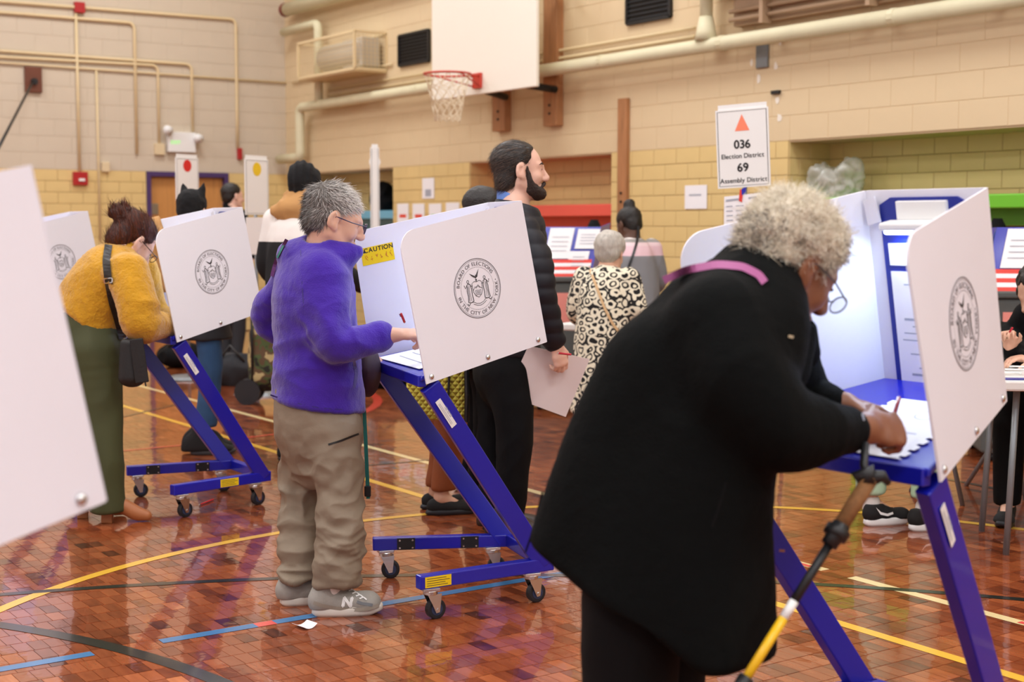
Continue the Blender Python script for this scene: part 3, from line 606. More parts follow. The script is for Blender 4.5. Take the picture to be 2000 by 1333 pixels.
def booth_pt(i, a, w, z):                                        # booth coordinates -> camera frame
    (x, y), yaw, _ = BOOTHS[i]; return np.array((x+a*math.cos(yaw)+w*math.sin(yaw), y+a*math.sin(yaw)-w*math.cos(yaw), z))
for i, o in enumerate(BO):                                       # the little lamp's light
    l = bpy.data.lights.new('booth_lamp', 'AREA'); l.shape = 'RECTANGLE'; l.size = .16; l.size_y = .04; l.energy = 2.0; l.color = (.58, .77, 1)
    lo = bpy.data.objects.new('booth_lamp', l); COL.objects.link(lo); lo.parent = o; lo.location = (.405, 0, 1.36); lo.rotation_euler = (0, math.radians(22), math.radians(0))
    l.shape = 'RECTANGLE'; l.size = .04; l.size_y = .16
# ================================================================ figures: smooth-blended volumes meshed as one surface
def nrm(v): v = np.asarray(v, float); return v/(np.linalg.norm(v)+1e-12)
_T = RNG.random((32, 32, 32)).astype(np.float32)
_RN = np.linalg.qr(np.array(((.6, .5, -.3), (-.4, .8, .5), (.55, -.35, .75))))[0].astype(np.float32)
def vnoise(p):
    p = np.asarray(p, np.float32)@_RN; i = np.floor(p).astype(np.int32); f = p-i; f = f*f*(3-2*f); out = 0
    for dx in (0, 1):
        for dy in (0, 1):
            for dz in (0, 1):
                w = (f[:, 0] if dx else 1-f[:, 0])*(f[:, 1] if dy else 1-f[:, 1])*(f[:, 2] if dz else 1-f[:, 2])
                out = out+w*_T[(i[:, 0]+dx) % 32, (i[:, 1]+dy) % 32, (i[:, 2]+dz) % 32]
    return out*2-1
def resample(Q, n=5):                                             # Catmull-Rom through the stations
    Q = np.array(Q); out = []; m = len(Q)
    for i in range(m-1):
        p0, p1, p2, p3 = Q[max(i-1, 0)], Q[i], Q[i+1], Q[min(i+2, m-1)]
        if i == 0: p0 = 2*p1-p2
        if i == m-2: p3 = 2*p2-p1
        for k in range(n if m > 2 else 1): t = k/n; out.append(.5*(2*p1+(p2-p0)*t+(2*p0-5*p1+4*p2-p3)*t*t+(3*p1-p0-3*p2+p3)*t**3))
    out.append(Q[-1]); return np.array(out)
class Sh:
    def __init__(s, vs): s.vs = vs; s.ops = []; s.lo = np.full(3, 1e9); s.hi = np.full(3, -1e9)
    def _bb(s, lo, hi, k): s.lo = np.minimum(s.lo, lo-k); s.hi = np.maximum(s.hi, hi+k)
    def cone(s, a, b, ra, rb, k=.02, sub=False):
        a, b = np.asarray(a, float), np.asarray(b, float); R = max(ra, rb); lo, hi = np.minimum(a, b)-R, np.maximum(a, b)+R
        if not sub: s._bb(lo, hi, k)
        s.ops.append(('c', (a, b, ra, rb), lo, hi, k, sub)); return s
    def _multi(s, t, P_, k, lat=None):                            # one smooth tube through resampled stations
        subs = []
        for i in range(len(P_)-1):
            a, b = P_[i], P_[i+1]; R = max(a[3:].max(), b[3:].max()); lo, hi = np.minimum(a[:3], b[:3])-R, np.maximum(a[:3], b[:3])+R
            subs.append((('c', (a[:3], b[:3], a[3], b[3])) if t == 'c' else ('e', (a[:3], b[:3], tuple(a[3:]), tuple(b[3:]), nrm(lat))), lo, hi))
        lo = np.min([x[1] for x in subs], 0); hi = np.max([x[2] for x in subs], 0); s._bb(lo, hi, k); s.ops.append(('m', subs, lo, hi, k, False)); return s
    def chain(s, pts, rs, k=.02):
        return s._multi('c', resample([np.append(np.asarray(p, float), r) for p, r in zip(pts, rs)]), k)
    def econe(s, a, b, ra, rb, lat, k=.03):
        a, b = np.asarray(a, float), np.asarray(b, float); R = max(*ra, *rb); lo, hi = np.minimum(a, b)-R, np.maximum(a, b)+R; s._bb(lo, hi, k)
        s.ops.append(('e', (a, b, ra, rb, nrm(lat)), lo, hi, k, False)); return s
    def loft(s, pts, rs, lat, k=.03):
        return s._multi('e', resample([np.concatenate([np.asarray(p, float), r]) for p, r in zip(pts, rs)]), k, lat)
    def ell(s, c, r, R=None, k=.02, sub=False):
        c = np.asarray(c, float); m = max(r)
        if not sub: s._bb(c-m, c+m, k)
        s.ops.append(('l', (c, np.asarray(r, float), np.eye(3) if R is None else np.asarray(R, float)), c-m, c+m, k, sub)); return s
    def cut(s, p, n, k=.004, lo=None, hi=None):                   # remove the side the normal points to
        s.ops.append(('p', (np.asarray(p, float), nrm(n)), lo, hi, k, True)); return s
    def _seg(s, t, a, X, Y, Z):
        A, B = a[0], a[1]; ab = B-A; L2 = max(ab@ab, 1e-9); x, y, z = X-A[0], Y-A[1], Z-A[2]; tt = np.clip((x*ab[0]+y*ab[1]+z*ab[2])/L2, 0, 1)
        x, y, z = x-tt*ab[0], y-tt*ab[1], z-tt*ab[2]; d2 = x*x+y*y+z*z
        if t == 'c': return np.sqrt(d2)-(a[2]+(a[3]-a[2])*tt)
        lt = a[4]; w = x*lt[0]+y*lt[1]+z*lt[2]; rw = a[2][0]+(a[3][0]-a[2][0])*tt; rd = a[2][1]+(a[3][1]-a[2][1])*tt
        q2 = np.maximum(d2-w*w, 0); k0 = np.sqrt(w*w/rw**2+q2/rd**2)+1e-6; k1 = np.sqrt(w*w/rw**4+q2/rd**4)+1e-6; return k0*(k0-1)/k1
    def eval(s):
        h = s.vs; lo = s.lo-3*h; n = np.ceil((s.hi-lo)/h).astype(int)+4; F = np.full(n, .5, np.float32)
        ax = [(lo[i]+h*np.arange(n[i])).astype(np.float32) for i in range(3)]
        for t, a, l, u, k, sub in s.ops:
            if l is None: i0, i1 = np.zeros(3, int), n
            else:
                m = k+2*h+.012; i0 = np.clip(np.floor((l-m-lo)/h).astype(int), 0, n); i1 = np.clip(np.ceil((u+m-lo)/h).astype(int)+1, 0, n)
            if (i1 <= i0).any(): continue
            sl = tuple(slice(x, y) for x, y in zip(i0, i1)); X, Y, Z = np.meshgrid(*[ax[i][sl[i]] for i in range(3)], indexing='ij', sparse=True)
            if t == 'm':
                D_ = np.full(F[sl].shape, .5, np.float32)
                for (t2, a2), l2, u2 in a:
                    j0 = np.clip(np.floor((l2-m-lo)/h).astype(int), i0, i1)-i0; j1 = np.clip(np.ceil((u2+m-lo)/h).astype(int)+1, i0, i1)-i0
                    if (j1 <= j0).any(): continue
                    s2 = tuple(slice(x, y) for x, y in zip(j0, j1)); D_[s2] = np.minimum(D_[s2], s._seg(t2, a2, X[s2[0]], Y[:, s2[1]], Z[:, :, s2[2]]))
                d = D_
            elif t == 'p': p, nn = a; d = -((X-p[0])*nn[0]+(Y-p[1])*nn[1]+(Z-p[2])*nn[2])
            elif t == 'l':
                c, r, R = a; x, y, z = X-c[0], Y-c[1], Z-c[2]; q = [(x*R[0, i]+y*R[1, i]+z*R[2, i]) for i in range(3)]
                k0 = np.sqrt(sum((q[i]/r[i])**2 for i in range(3))); k1 = np.sqrt(sum((q[i]/r[i]**2)**2 for i in range(3)))+1e-6; d = k0*(k0-1)/k1
            else: d = s._seg(t, a, X, Y, Z)
            G = F[sl]
            if sub: hh = np.clip(.5-.5*(G+d)/k, 0, 1); F[sl] = G+(-d-G)*hh+k*hh*(1-hh)
            else: hh = np.clip(.5+.5*(d-G)/k, 0, 1); F[sl] = d+(G-d)*hh-k*hh*(1-hh)
        return F, lo
    def mesh(s, name, base, disp=None):
        F, lo = s.eval(); h = s.vs; S = F < 0; c = np.zeros(tuple(np.array(F.shape)-1), np.int8); O = [(i, j, k) for i in (0, 1) for j in (0, 1) for k in (0, 1)]
        sh = lambda A, o: A[o[0]:A.shape[0]-1+o[0], o[1]:A.shape[1]-1+o[1], o[2]:A.shape[2]-1+o[2]]
        for o in O: c += sh(S, o)
        act = (c > 0) & (c < 8); idx = np.full(act.shape, -1, np.int64); I = np.nonzero(act); n = len(I[0]); idx[I] = np.arange(n); acc = np.zeros((n, 3)); cnt = np.zeros(n)
        for o in O:
            for axs in range(3):
                if o[axs]: continue
                p = list(o); p[axs] = 1; f0 = F[I[0]+o[0], I[1]+o[1], I[2]+o[2]]; f1 = F[I[0]+p[0], I[1]+p[1], I[2]+p[2]]; m = (f0 < 0) != (f1 < 0)
                t = np.where(m, f0/np.where(m, f0-f1, 1), 0); q = np.tile(np.array(o, float), (n, 1)); q[:, axs] = t; acc[m] += q[m]; cnt[m] += 1
        V = lo+h*(np.stack(I, 1)+acc/cnt[:, None])-np.asarray(base, float); quads = []
        for axs in range(3):
            b, d = [x for x in range(3) if x != axs]; s0 = [slice(None)]*3; s1 = [slice(None)]*3; s0[axs] = slice(0, -1); s1[axs] = slice(1, None)
            ch = S[tuple(s0)] != S[tuple(s1)]; E = np.stack(np.nonzero(ch), 1); ok = (E[:, b] > 0) & (E[:, d] > 0) & (E[:, b] < F.shape[b]-1) & (E[:, d] < F.shape[d]-1); E = E[ok]
            def at(db, dd): q = E.copy(); q[:, b] += db; q[:, d] += dd; return idx[q[:, 0], q[:, 1], q[:, 2]]
            Q = np.stack([at(-1, -1), at(0, -1), at(0, 0), at(-1, 0)], 1); ins = S[E[:, 0], E[:, 1], E[:, 2]]; flip = ins if axs != 1 else ~ins; Q[~flip] = Q[~flip][:, ::-1]; quads.append(Q)
        Q = np.concatenate(quads)
        for it in range(2):                                       # light relaxation removes grid steps
            A = np.zeros_like(V); C = np.zeros(len(V))
            for e in range(4): np.add.at(A, Q[:, e], V[Q[:, (e+1) % 4]]+V[Q[:, (e+3) % 4]]); np.add.at(C, Q[:, e], 2)
            V = V*.5+.5*A/np.maximum(C, 1)[:, None]
        if disp is not None: V = V+normals(V, Q)*disp(V+np.asarray(base, float))[:, None]
        return rawmesh(name, V, Q)
def normals(V, Q):
    fn = np.cross(V[Q[:, 2]]-V[Q[:, 0]], V[Q[:, 3]]-V[Q[:, 1]]); N = np.zeros_like(V)
    for e in range(4): np.add.at(N, Q[:, e], fn)
    return N/(np.linalg.norm(N, axis=1)[:, None]+1e-12)
def rawmesh(name, V, Q, smooth=True):
    me = bpy.data.meshes.new(name); k = Q.shape[1]; me.vertices.add(len(V)); me.vertices.foreach_set('co', np.asarray(V, np.float32).ravel()); me.loops.add(Q.size); me.loops.foreach_set('vertex_index', np.asarray(Q, np.int32).ravel())
    me.polygons.add(len(Q)); me.polygons.foreach_set('loop_start', np.arange(0, Q.size, k, dtype=np.int32)); me.polygons.foreach_set('use_smooth', np.full(len(Q), smooth)); me.update(calc_edges=True); return me
def frame(yaw, pitch=0, roll=0):                                 # columns: right, forward, up; yaw 0 faces picture right, 90 away
    y, p = math.radians(yaw), math.radians(pitch); f = np.array((math.cos(y)*math.cos(p), math.sin(y)*math.cos(p), -math.sin(p))); r = np.array((math.sin(y), -math.cos(y), 0)); u = np.cross(r, f)
    a = math.radians(roll); r2 = r*math.cos(a)+u*math.sin(a); u2 = -r*math.sin(a)+u*math.cos(a); return np.stack([r2, f, u2], 1)
class Head:
    def __init__(s, c, yaw, pitch=0, roll=0, sc=1.0): s.c = np.asarray(c, float); s.R = frame(yaw, pitch, roll); s.sc = sc
    def __call__(s, x, y, z): return s.c+s.R@(np.array((x, y, z))*s.sc)
    def add(s, S, neck, male=False, nr=.05):
        k = s.sc; E = lambda c, r, kk=.02, sub=False: S.ell(s(*c), [v*k for v in r], s.R, kk*k, sub); C = lambda a, b, ra, rb, kk=.015: S.cone(s(*a), s(*b), ra*k, rb*k, kk*k)
        S.chain([s(0, -.03, .0), s(0, -.03, -.05), neck], [.05*k, nr, nr*1.12], .03)
        E((0, -.018, .05), (.072, .094, .076)); E((0, .03, .0), (.062, .066, .088), .03); C((0, .02, -.06), (0, .062, -.092), .045, .03, .03); E((0, .078, -.1), (.021, .017, .017), .02)
        for e in (-1, 1):
            C((e*.052, .0, -.045), (e*.028, .06, -.09), .018, .018, .03); E((e*.036, .062, -.028), (.022, .024, .024), .02); C((e*.042, .074, .026), (e*.008, .09, .022), .009, .01, .012)
            E((e*.031, .098, .006), (.017, .014, .011), .012, True); E((e*.031, .078, .006), (.0135, .012, .0095), .006)
            S.ell(s(e*.079, -.008, .004), [.0095*k, .023*k, .034*k], s.R@np.array(((1, -e*.35, 0), (e*.35, 1, .2), (0, -.2, 1.0)))/1.08, .006*k); E((e*.090, -.002, .006), (.0095, .012, .021), .003, True); E((e*.074, .004, -.024), (.008, .012, .014), .008)
            E((e*.0115, .1, -.036), (.008, .011, .008), .008)
        C((0, .087, .022), (0, .113, -.028), .0075, .0125, .012); E((0, .108, -.034), (.012, .012, .01), .01)
        E((0, .089, -.062), (.023, .011, .006), .008); E((0, .0875, -.072), (.019, .011, .007), .008); E((0, .1035, -.0665), (.022, .0075, .0016), .003, True)
    def eyes(s, parent, base, iris=(60, 44, 36)):
        for e in (-1, 1):
            c = s(e*.031, .0815, .006)-base; b = MB(); f = s.R[:, 1]; u = s.R[:, 2]; r_ = s.R[:, 0]; vs = [c+f*.0095]; n = 10
            for i in range(n): t = 2*math.pi*i/n; vs.append(c+f*.0085+(r_*math.cos(t)*.010+u*math.sin(t)*.0042))
            b.add(vs, [(0, 1+i, 1+(i+1) % n) for i in range(n)]); b.build('eye', mat('eye', (48, 38, 34), .2), parent)
def add_hand(S, w, d, n, t, curl=(.5, .6, .4), s=1.0, spread=.0, thumb=.5, wr=.024):
    # w wrist, d towards fingers, n palm normal, t thumb side
    d, n = nrm(d), nrm(n); t = nrm(np.asarray(t)-d*np.dot(t, d)); n = np.cross(d, t)*(1 if np.dot(np.cross(d, t), n) > 0 else -1); w = np.asarray(w, float)
    S.cone(w-d*.03, w+d*.012, wr, wr*.95, .015); S.econe(w+d*.012*s, w+d*.05*s, (.026*s, .016*s), (.036*s, .0145*s), t, .012); S.econe(w+d*.05*s, w+d*.082*s, (.036*s, .0145*s), (.037*s, .0115*s), t, .012)
    for i, (o, L) in enumerate(((.029, .070), (.0095, .079), (-.0105, .073), (-.029, .057))):
        p = w+d*(.083-.004*abs(i-1))*s+t*o*s; a = 0; dr = d+t*o*spread*8
        for j, fr_ in enumerate((.46, .30, .24)):
            a += curl[j]*(1+.1*i); v = nrm(dr)*math.cos(a)+n*math.sin(a); q = p+v*L*fr_*s; S.cone(p, q, (.0092-.0008*j)*s, (.0086-.0009*j)*s, .004); p = q
    p0 = w+d*.022*s+t*.024*s; p1 = p0+nrm(d*.75+t*.75+n*.35)*.04*s; p2 = p1+nrm(d*.9+t*.25+n*thumb)*.032*s; p3 = p2+nrm(d*.9-t*.15*thumb+n*thumb*1.2)*.026*s
    S.cone(p0, p1, .0145*s, .0115*s, .012); S.cone(p1, p2, .0105*s, .0095*s, .005); S.cone(p2, p3, .0092*s, .0078*s, .004)
M_SK = {}
def skin(name, rgb, rough=.45): return mat('skin_'+name, rgb, rough, var=.12, vscale=18, bump=.04, bscale=250, spec=.4, sss=.12)
class Person:
    def __init__(s, base, label, cat='person', group=None): s.base = np.array((base[0], base[1], 0.0)); s.label = label; s.o = None; s.cat = cat; s.group = group
    def body(s, S, m):
        me = S.mesh('person', s.base); s.o = link('person', me, m, None, W(s.base[0], s.base[1]), RZ); setp(s.o, s.label, s.cat, s.group); return s.o
    def part(s, name, S, m, disp=None, parent=None, label=None):
        o = link(name, S.mesh(name, s.base, disp), m, parent or s.o)
        if label: o['label'] = label
        return o
    def mb(s, name, b, m, parent=None, bevel=0, smooth=False, label=None):
        b.v = [tuple(np.array(v)-s.base) for v in b.v]; o = b.build(name, m, parent or s.o, bevel, smooth)
        if label: o['label'] = label
        return o
def folds(amp, f=(9, 9, 5), seed=0, fine=.25):
    def d(P_): p = P_*np.array(f)+seed; a = vnoise(p); b = vnoise(p*2.3+7); return amp*((1-2*np.abs(a))*.8+fine*b)
    return d
def strands(pers, name, hair_o, head, n, length, width, m, flow, stand=.4, rnd=.35, seed=1, cond=None, parent=None, curl=0, segs=3, tintfn=None):
    rg = np.random.default_rng(seed); me = hair_o.data; V = np.empty(len(me.vertices)*3, np.float32); me.vertices.foreach_get('co', V); V = V.reshape(-1, 3)+pers.base; N = np.empty(len(V)*3, np.float32); me.vertex_normals.foreach_get('vector', N); N = N.reshape(-1, 3)
    loc = ((V-head.c)@head.R)/head.sc; ok = np.arange(len(V)) if cond is None else np.nonzero(cond(loc))[0]; pick = rg.choice(ok, n); p = V[pick]; nn = N[pick]; fl_ = flow(loc[pick])@head.R.T; fl_ = fl_-nn*(fl_*nn).sum(1)[:, None]; fl_ /= np.linalg.norm(fl_, axis=1)[:, None]+1e-6
    dr = fl_+nn*stand+rg.normal(0, rnd, (n, 3)); dr /= np.linalg.norm(dr, axis=1)[:, None]; L = length*rg.uniform(.6, 1.25, n)[:, None]; sd = np.cross(dr, nn); sd /= np.linalg.norm(sd, axis=1)[:, None]+1e-6; sd = sd*width/2; pts = []; cur = p-nn*.003
    for k in range(segs+1):
        t = k/segs; w = sd*(1-.85*t); pts += [cur-w, cur+w]; st = dr*(L/segs)+(rg.normal(0, curl, (n, 3))*L if curl else 0); cur = cur+st; dr = dr+fl_*.25*(1-stand)-nn*.12*(1-stand); dr /= np.linalg.norm(dr, axis=1)[:, None]
    A = np.stack(pts, 1).reshape(-1, 3); K = 2*(segs+1); b0 = np.arange(n)*K; Q = np.concatenate([np.stack([b0+2*k, b0+2*k+1, b0+2*k+3, b0+2*k+2], 1) for k in range(segs)])
    me2 = rawmesh(name, A-pers.base, Q); at = me2.attributes.new('tint', 'FLOAT', 'POINT'); at.data.foreach_set('value', np.repeat(rg.random(n) if tintfn is None else np.clip(tintfn(loc[pick], rg), 0, 1), K).astype(np.float32)); o = link(name, me2, m, parent or hair_o); o['kind'] = 'stuff'; return o
def shoe(pers, heel, toe, mu, ms, h=.075, w=.046, sole=.026, name='shoe', vs=.005, ankle=True, toe_h=.05, opening=None):
    heel, toe = np.array((*heel[:2], 0.0)), np.array((*toe[:2], 0.0)); d = nrm(toe-heel); L = np.linalg.norm(toe-heel); lat = np.array((d[1], -d[0], 0)); z = np.array((0, 0, 1.0)); q = lambda a, l, u: heel+d*a*L+lat*l+z*u
    S = Sh(vs); S.econe(q(.14, 0, sole+.02), q(.4, 0, sole+.018), (w*.72, h*.62), (w*.78, h*.55), lat, .02); S.econe(q(.4, 0, sole+.016), q(.80, 0, sole+.006), (w*.8, h*.5), (w*.98, toe_h*.62), lat, .02); S.ell(q(.80, 0, sole), (L*.2, w*.95, toe_h*.75), np.stack([d, lat, z], 1), .02)
    if ankle: S.econe(q(.15, 0, sole+.03), q(.2, 0, sole+h), (w*.72, .045), (w*.72, .045), lat, .02); S.cut(q(.2, 0, sole+h), z*.95-d*.3 if False else z, .006)
    S.cut(q(0, 0, sole*.8), -z, .003); up = pers.part(name, S, mu)
    b = MB(); out = []; n = 28
    for i in range(n):
        t = 2*math.pi*i/n; a = .5-.5*math.cos(t); sgn = 1 if math.sin(t) >= 0 else -1; hw = w*(.74+.30*a-.02)*abs(math.sin(t))**.55; out.append((a*1.02-.01, sgn*hw))
    rings = [(0, .93), (sole*.35, 1.03), (sole*.8, 1.02), (sole*1.12, .96)]; vs_ = []
    for zz, sc in rings: vs_ += [q(.5+(a-.5)*sc, l*sc, zz+(.012*max(0, a-.82)/.2 if zz < .01 else .006*max(0, a-.8)/.2)) for a, l in out]
    fs = [(k*n+i, k*n+(i+1) % n, k*n+n+(i+1) % n, k*n+n+i) for k in range(len(rings)-1) for i in range(n)]+[tuple(range(n-1, -1, -1)), tuple((len(rings)-1)*n+i for i in range(n))]; b.add(vs_, fs); pers.mb('sole', b, ms, up, smooth=True)
    return up, q
def skeleton(x, D, H, yaw, lean=0, hpitch=0, hyaw=None, stance=.1, knee=0, shw=.19):
    # standing figure on the floor at camera-frame (x, D); returns joints
    Rb = frame(yaw); r, f = Rb[:, 0], Rb[:, 1]; u = np.array((0, 0, 1.0)); k = H/1.7; o = np.array((x, D, 0.0)); l = math.radians(lean); sp = u*math.cos(l)+f*math.sin(l); J = {'r': r, 'f': f, 'sp': sp, 'k': k}
    J['pel'] = o+u*.93*k-f*.10*math.sin(l); J['wai'] = J['pel']+sp*.16*k+u*.01; J['che'] = J['wai']+sp*.20*k; J['nek'] = J['che']+sp*.165*k; fwd = math.sin(l)
    hd = J['nek']+(sp*.6+u*.4)*.135*k+f*.03; J['head'] = Head(hd, yaw if hyaw is None else hyaw, hpitch, 0, max(.96, k*.98))
    for s_, n in ((1, 'R'), (-1, 'L')):
        J['sho'+n] = J['che']+sp*.115*k+r*s_*shw*k; J['hip'+n] = J['pel']-u*.05*k+r*s_*.095*k; J['kne'+n] = o+u*.49*k+r*s_*(stance)+f*(.03+knee); J['ank'+n] = o+u*.09*k+r*s_*stance-f*.02
        J['elb'+n] = J['sho'+n]-u*.27*k+r*s_*.06+f*.0; J['wri'+n] = J['elb'+n]-u*.1*k+f*.22*k
    return J
def base_body(S, J, hands=True, curl=(.4, .5, .3), handdir=None):
    k = J['k']; J['head'].add(S, J['nek']); S.loft([J['nek'], J['che'], J['wai'], J['pel']], [(.09*k, .06*k), (.125*k, .085*k), (.11*k, .08*k), (.13*k, .09*k)], J['r'])
    for n, s_ in (('R', 1), ('L', -1)):
        S.chain([J['sho'+n], J['elb'+n], J['wri'+n]], [.042*k, .034*k, .025*k]); S.chain([J['hip'+n], J['kne'+n], J['ank'+n]], [.068*k, .048*k, .034*k]); S.cone(J['ank'+n], J['ank'+n]-np.array((0, 0, .05*k))+J['f']*.1*k, .032, .022)
        if hands: d = nrm(J['wri'+n]-J['elb'+n]); hd = (handdir or {}).get(n, (d, -J['r']*s_+0*d-np.array((0, 0, .3)), J['f']*.2+np.array((0, 0, 1.0)))); add_hand(S, J['wri'+n]+d*.02, hd[0], hd[1], hd[2], curl, k)
def top(S, J, hem=-.05, rt=(.19, .125), rwa=(.17, .125), rh=(.185, .135), sl=(.068, .058, .042), k0=.05, cuff=True, collar=.0, hemz=None):
    k = J['k']; sp = J['sp']; S.loft([J['nek']-sp*.03, J['che']+sp*.03, J['wai'], J['pel']+np.array((0, 0, hem))], [(.085*k, .07*k), (rt[0]*k*.9, rt[1]*k), (rwa[0]*k, rwa[1]*k), (rh[0]*k, rh[1]*k)], J['r'], k0)
    for n in 'RL': S.chain([J['sho'+n], J['elb'+n], J['wri'+n]], [sl[0]*k, sl[1]*k, sl[2]*k], .03)
    if collar: S.cone(J['nek']-sp*.02, J['nek']+sp*collar, .068*k, .066*k, .02)
    z = hemz if hemz is not None else (J['pel'][2]+hem); S.cut(np.array((0, 0, z)), (0, 0, -1), .008)
    for n in 'RL':
        pass
def trousers(S, J, rw=(.17, .13), th=.088, kn=.066, an=.055, zb=.05, topz=None):
    k = J['k']; S.econe(J['pel']+J['sp']*.06, J['pel']-np.array((0, 0, .05*k)), (rw[0]*k, rw[1]*k), (rw[0]*k, rw[1]*k), J['r'], .04)
    for n in 'RL': S.chain([J['hip'+n]-np.array((0, 0, .02)), J['kne'+n], J['ank'+n]-np.array((0, 0, .03))], [th*k, kn*k, an*k], .03)
    S.cut((0, 0, zb), (0, 0, -1), .006)
    if topz: S.cut((0, 0, topz), (0, 0, 1), .006)
def simple_shoes(p, J, mu, ms, L=.26, **kw):
    for n in 'RL':
        a = J['ank'+n]; h = a-J['f']*.07; shoe(p, h, h+J['f']*L, mu, ms, vs=.008, **kw)
from mathutils.bvhtree import BVHTree
def bvh_of(pers, objs):
    out = []
    for o in objs:
        me = o.data; out.append(BVHTree.FromPolygons([v.co for v in me.vertices], [tuple(p.vertices) for p in me.polygons]))
    return out
def cast(pers, trees, px, py, fall):
    o = Vector(np.array((0, 0, CAMH))-pers.base); d = Vector(nrm(pc(px, py, 5.0)-np.array((0, 0, CAMH)))); best = None
    for t in trees:
        h = t.ray_cast(o, d)
        if h[0] is not None and (best is None or h[3] < best): best = h[3]
    if best is None: return np.array(pc(px, py, fall))-pers.base, np.array(d)
    return np.array(o+d*best), np.array(d)
def ribbon(pers, objs, pix, wpx, m, name, off=.006, sub=6, parent=None, thick=.003, label=None):
    tr = bvh_of(pers, objs); pts = []
    for i in range(len(pix)-1):
        for k in range(sub): t = k/sub; pts.append((pix[i][0]*(1-t)+pix[i+1][0]*t, pix[i][1]*(1-t)+pix[i+1][1]*t))
    pts.append(pix[-1]); n = len(pts); fall = pers.base[1]; L_, R_ = [], []; ctr = []
    for i, (x, y) in enumerate(pts):
        c, d = cast(pers, tr, x, y, fall); fall = (c+pers.base)[1]; a, b = pts[max(i-1, 0)], pts[min(i+1, n-1)]; dx, dy = b[0]-a[0], b[1]-a[1]; l = math.hypot(dx, dy) or 1; ox, oy = -dy/l*wpx/2, dx/l*wpx/2
        for s_, arr in ((1, L_), (-1, R_)):
            e, dd = cast(pers, tr, x+ox*s_, y+oy*s_, fall)
            if np.linalg.norm(e-c) > wpx*2.2*fall/FPX: e = np.array(pc(x+ox*s_, y+oy*s_, fall))-pers.base
            arr.append(e-dd*off)
    L_, R_ = np.array(L_), np.array(R_)
    for it in range(2):
        for A in (L_, R_): A[1:-1] = .5*A[1:-1]+.25*(A[:-2]+A[2:])
    D_ = np.array(d)*thick; b = MB(); b.add(list(L_)+list(R_)+list(L_+D_)+list(R_+D_), [(i, i+1, n+i+1, n+i) for i in range(n-1)]+[(2*n+i, 3*n+i, 3*n+i+1, 2*n+i+1) for i in range(n-1)]+[(i, 2*n+i, 2*n+i+1, i+1) for i in range(n-1)]+[(n+i, n+i+1, 3*n+i+1, 3*n+i) for i in range(n-1)]+[(0, n, 3*n, 2*n), (n-1, 3*n-1, 4*n-1, 2*n-1)])
    o = b.build(name, m, parent or pers.o)
    if label: o['label'] = label
    return o
def pixdecal(pers, objs, polys, m, name, off=.002, parent=None):  # polys: (verts2d in pixels, faces)
    tr = bvh_of(pers, objs); b = MB(); fall = pers.base[1]
    for vs, fs in polys:
        out = []
        for x, y in vs: e, d = cast(pers, tr, x, y, fall); out.append(e-d*off)
        b.add(out, fs)
    return b.build(name, m, parent or pers.o)
def pixtext(s, cx, cy, size, shx=0, shy=0, bold=0):               # glyph polygons laid out in pixels
    mb = MB(); textmb(mb, s, size, lambda x, y: (cx+x+shx*y, cy-y+shy*x, 0), bold); return [([v[:2] for v in mb.v], mb.f)]
def pen(a, b, rgb, label, r=.0045, clip=True):
    a, b = np.array(a), np.array(b); e = empty('pen', W(*a), RZ, label, 'pen'); d = (b-a); bb = MB(); bb.tube([d*.1, d*.97, d], [r, r, r*.6], 8); bb.build('barrel', mat('pen_%d_%d_%d' % rgb, rgb, .35), e, smooth=True); bb = MB(); bb.tube([d*0, d*.1], [r*.25, r], 8); bb.build('tip', M_chrome, e, smooth=True)
    if clip: c = np.cross(nrm(d), (0, 1, 0))*r*1.4; bb = MB(); bb.bar(d*.7+c, d*.97+c, .003, .002); bb.build('clip', M_chrome, e)
    return e
# ================================================================ main figures
M_fleece = mat('purple_fleece', (66, 34, 158), .9, var=.18, vscale=9, bump=.25, bscale=180, sheen=.35, spec=.2); M_fleecedk = mat('purple_fleece_dark', (46, 22, 122), .9, bump=.2, bscale=180, sheen=.3)
M_khaki = mat('khaki_nylon', (134, 119, 100), .7, var=.1, vscale=6, bump=.08, bscale=70); M_grayhair = mat('grey_hair', (84, 80, 76), .6, attr='tint', rgb2=(222, 216, 210)); M_grayunder = mat('grey_hair_under', (112, 106, 100), .7, var=.35, vscale=45, bump=.6, bscale=120)
M_skl = skin('light', (226, 178, 152)); M_skd = skin('brown', (142, 92, 64)); M_skm = skin('fair', (232, 188, 168))
M_shoeg = mat('shoe_grey', (158, 154, 146), .7, var=.15, vscale=30, bump=.1, bscale=200); M_shoesole = mat('shoe_sole', (218, 212, 202), .5, var=.08, vscale=20); M_shoedk = mat('shoe_dark_grey', (112, 116, 120), .6); M_sock = mat('sock', (228, 220, 214), .9, bump=.2, bscale=200)
M_frame = mat('glasses_frame', (30, 26, 70), .3); M_lens = mat('glasses_lens', (225, 232, 255), .05, alpha=.18)
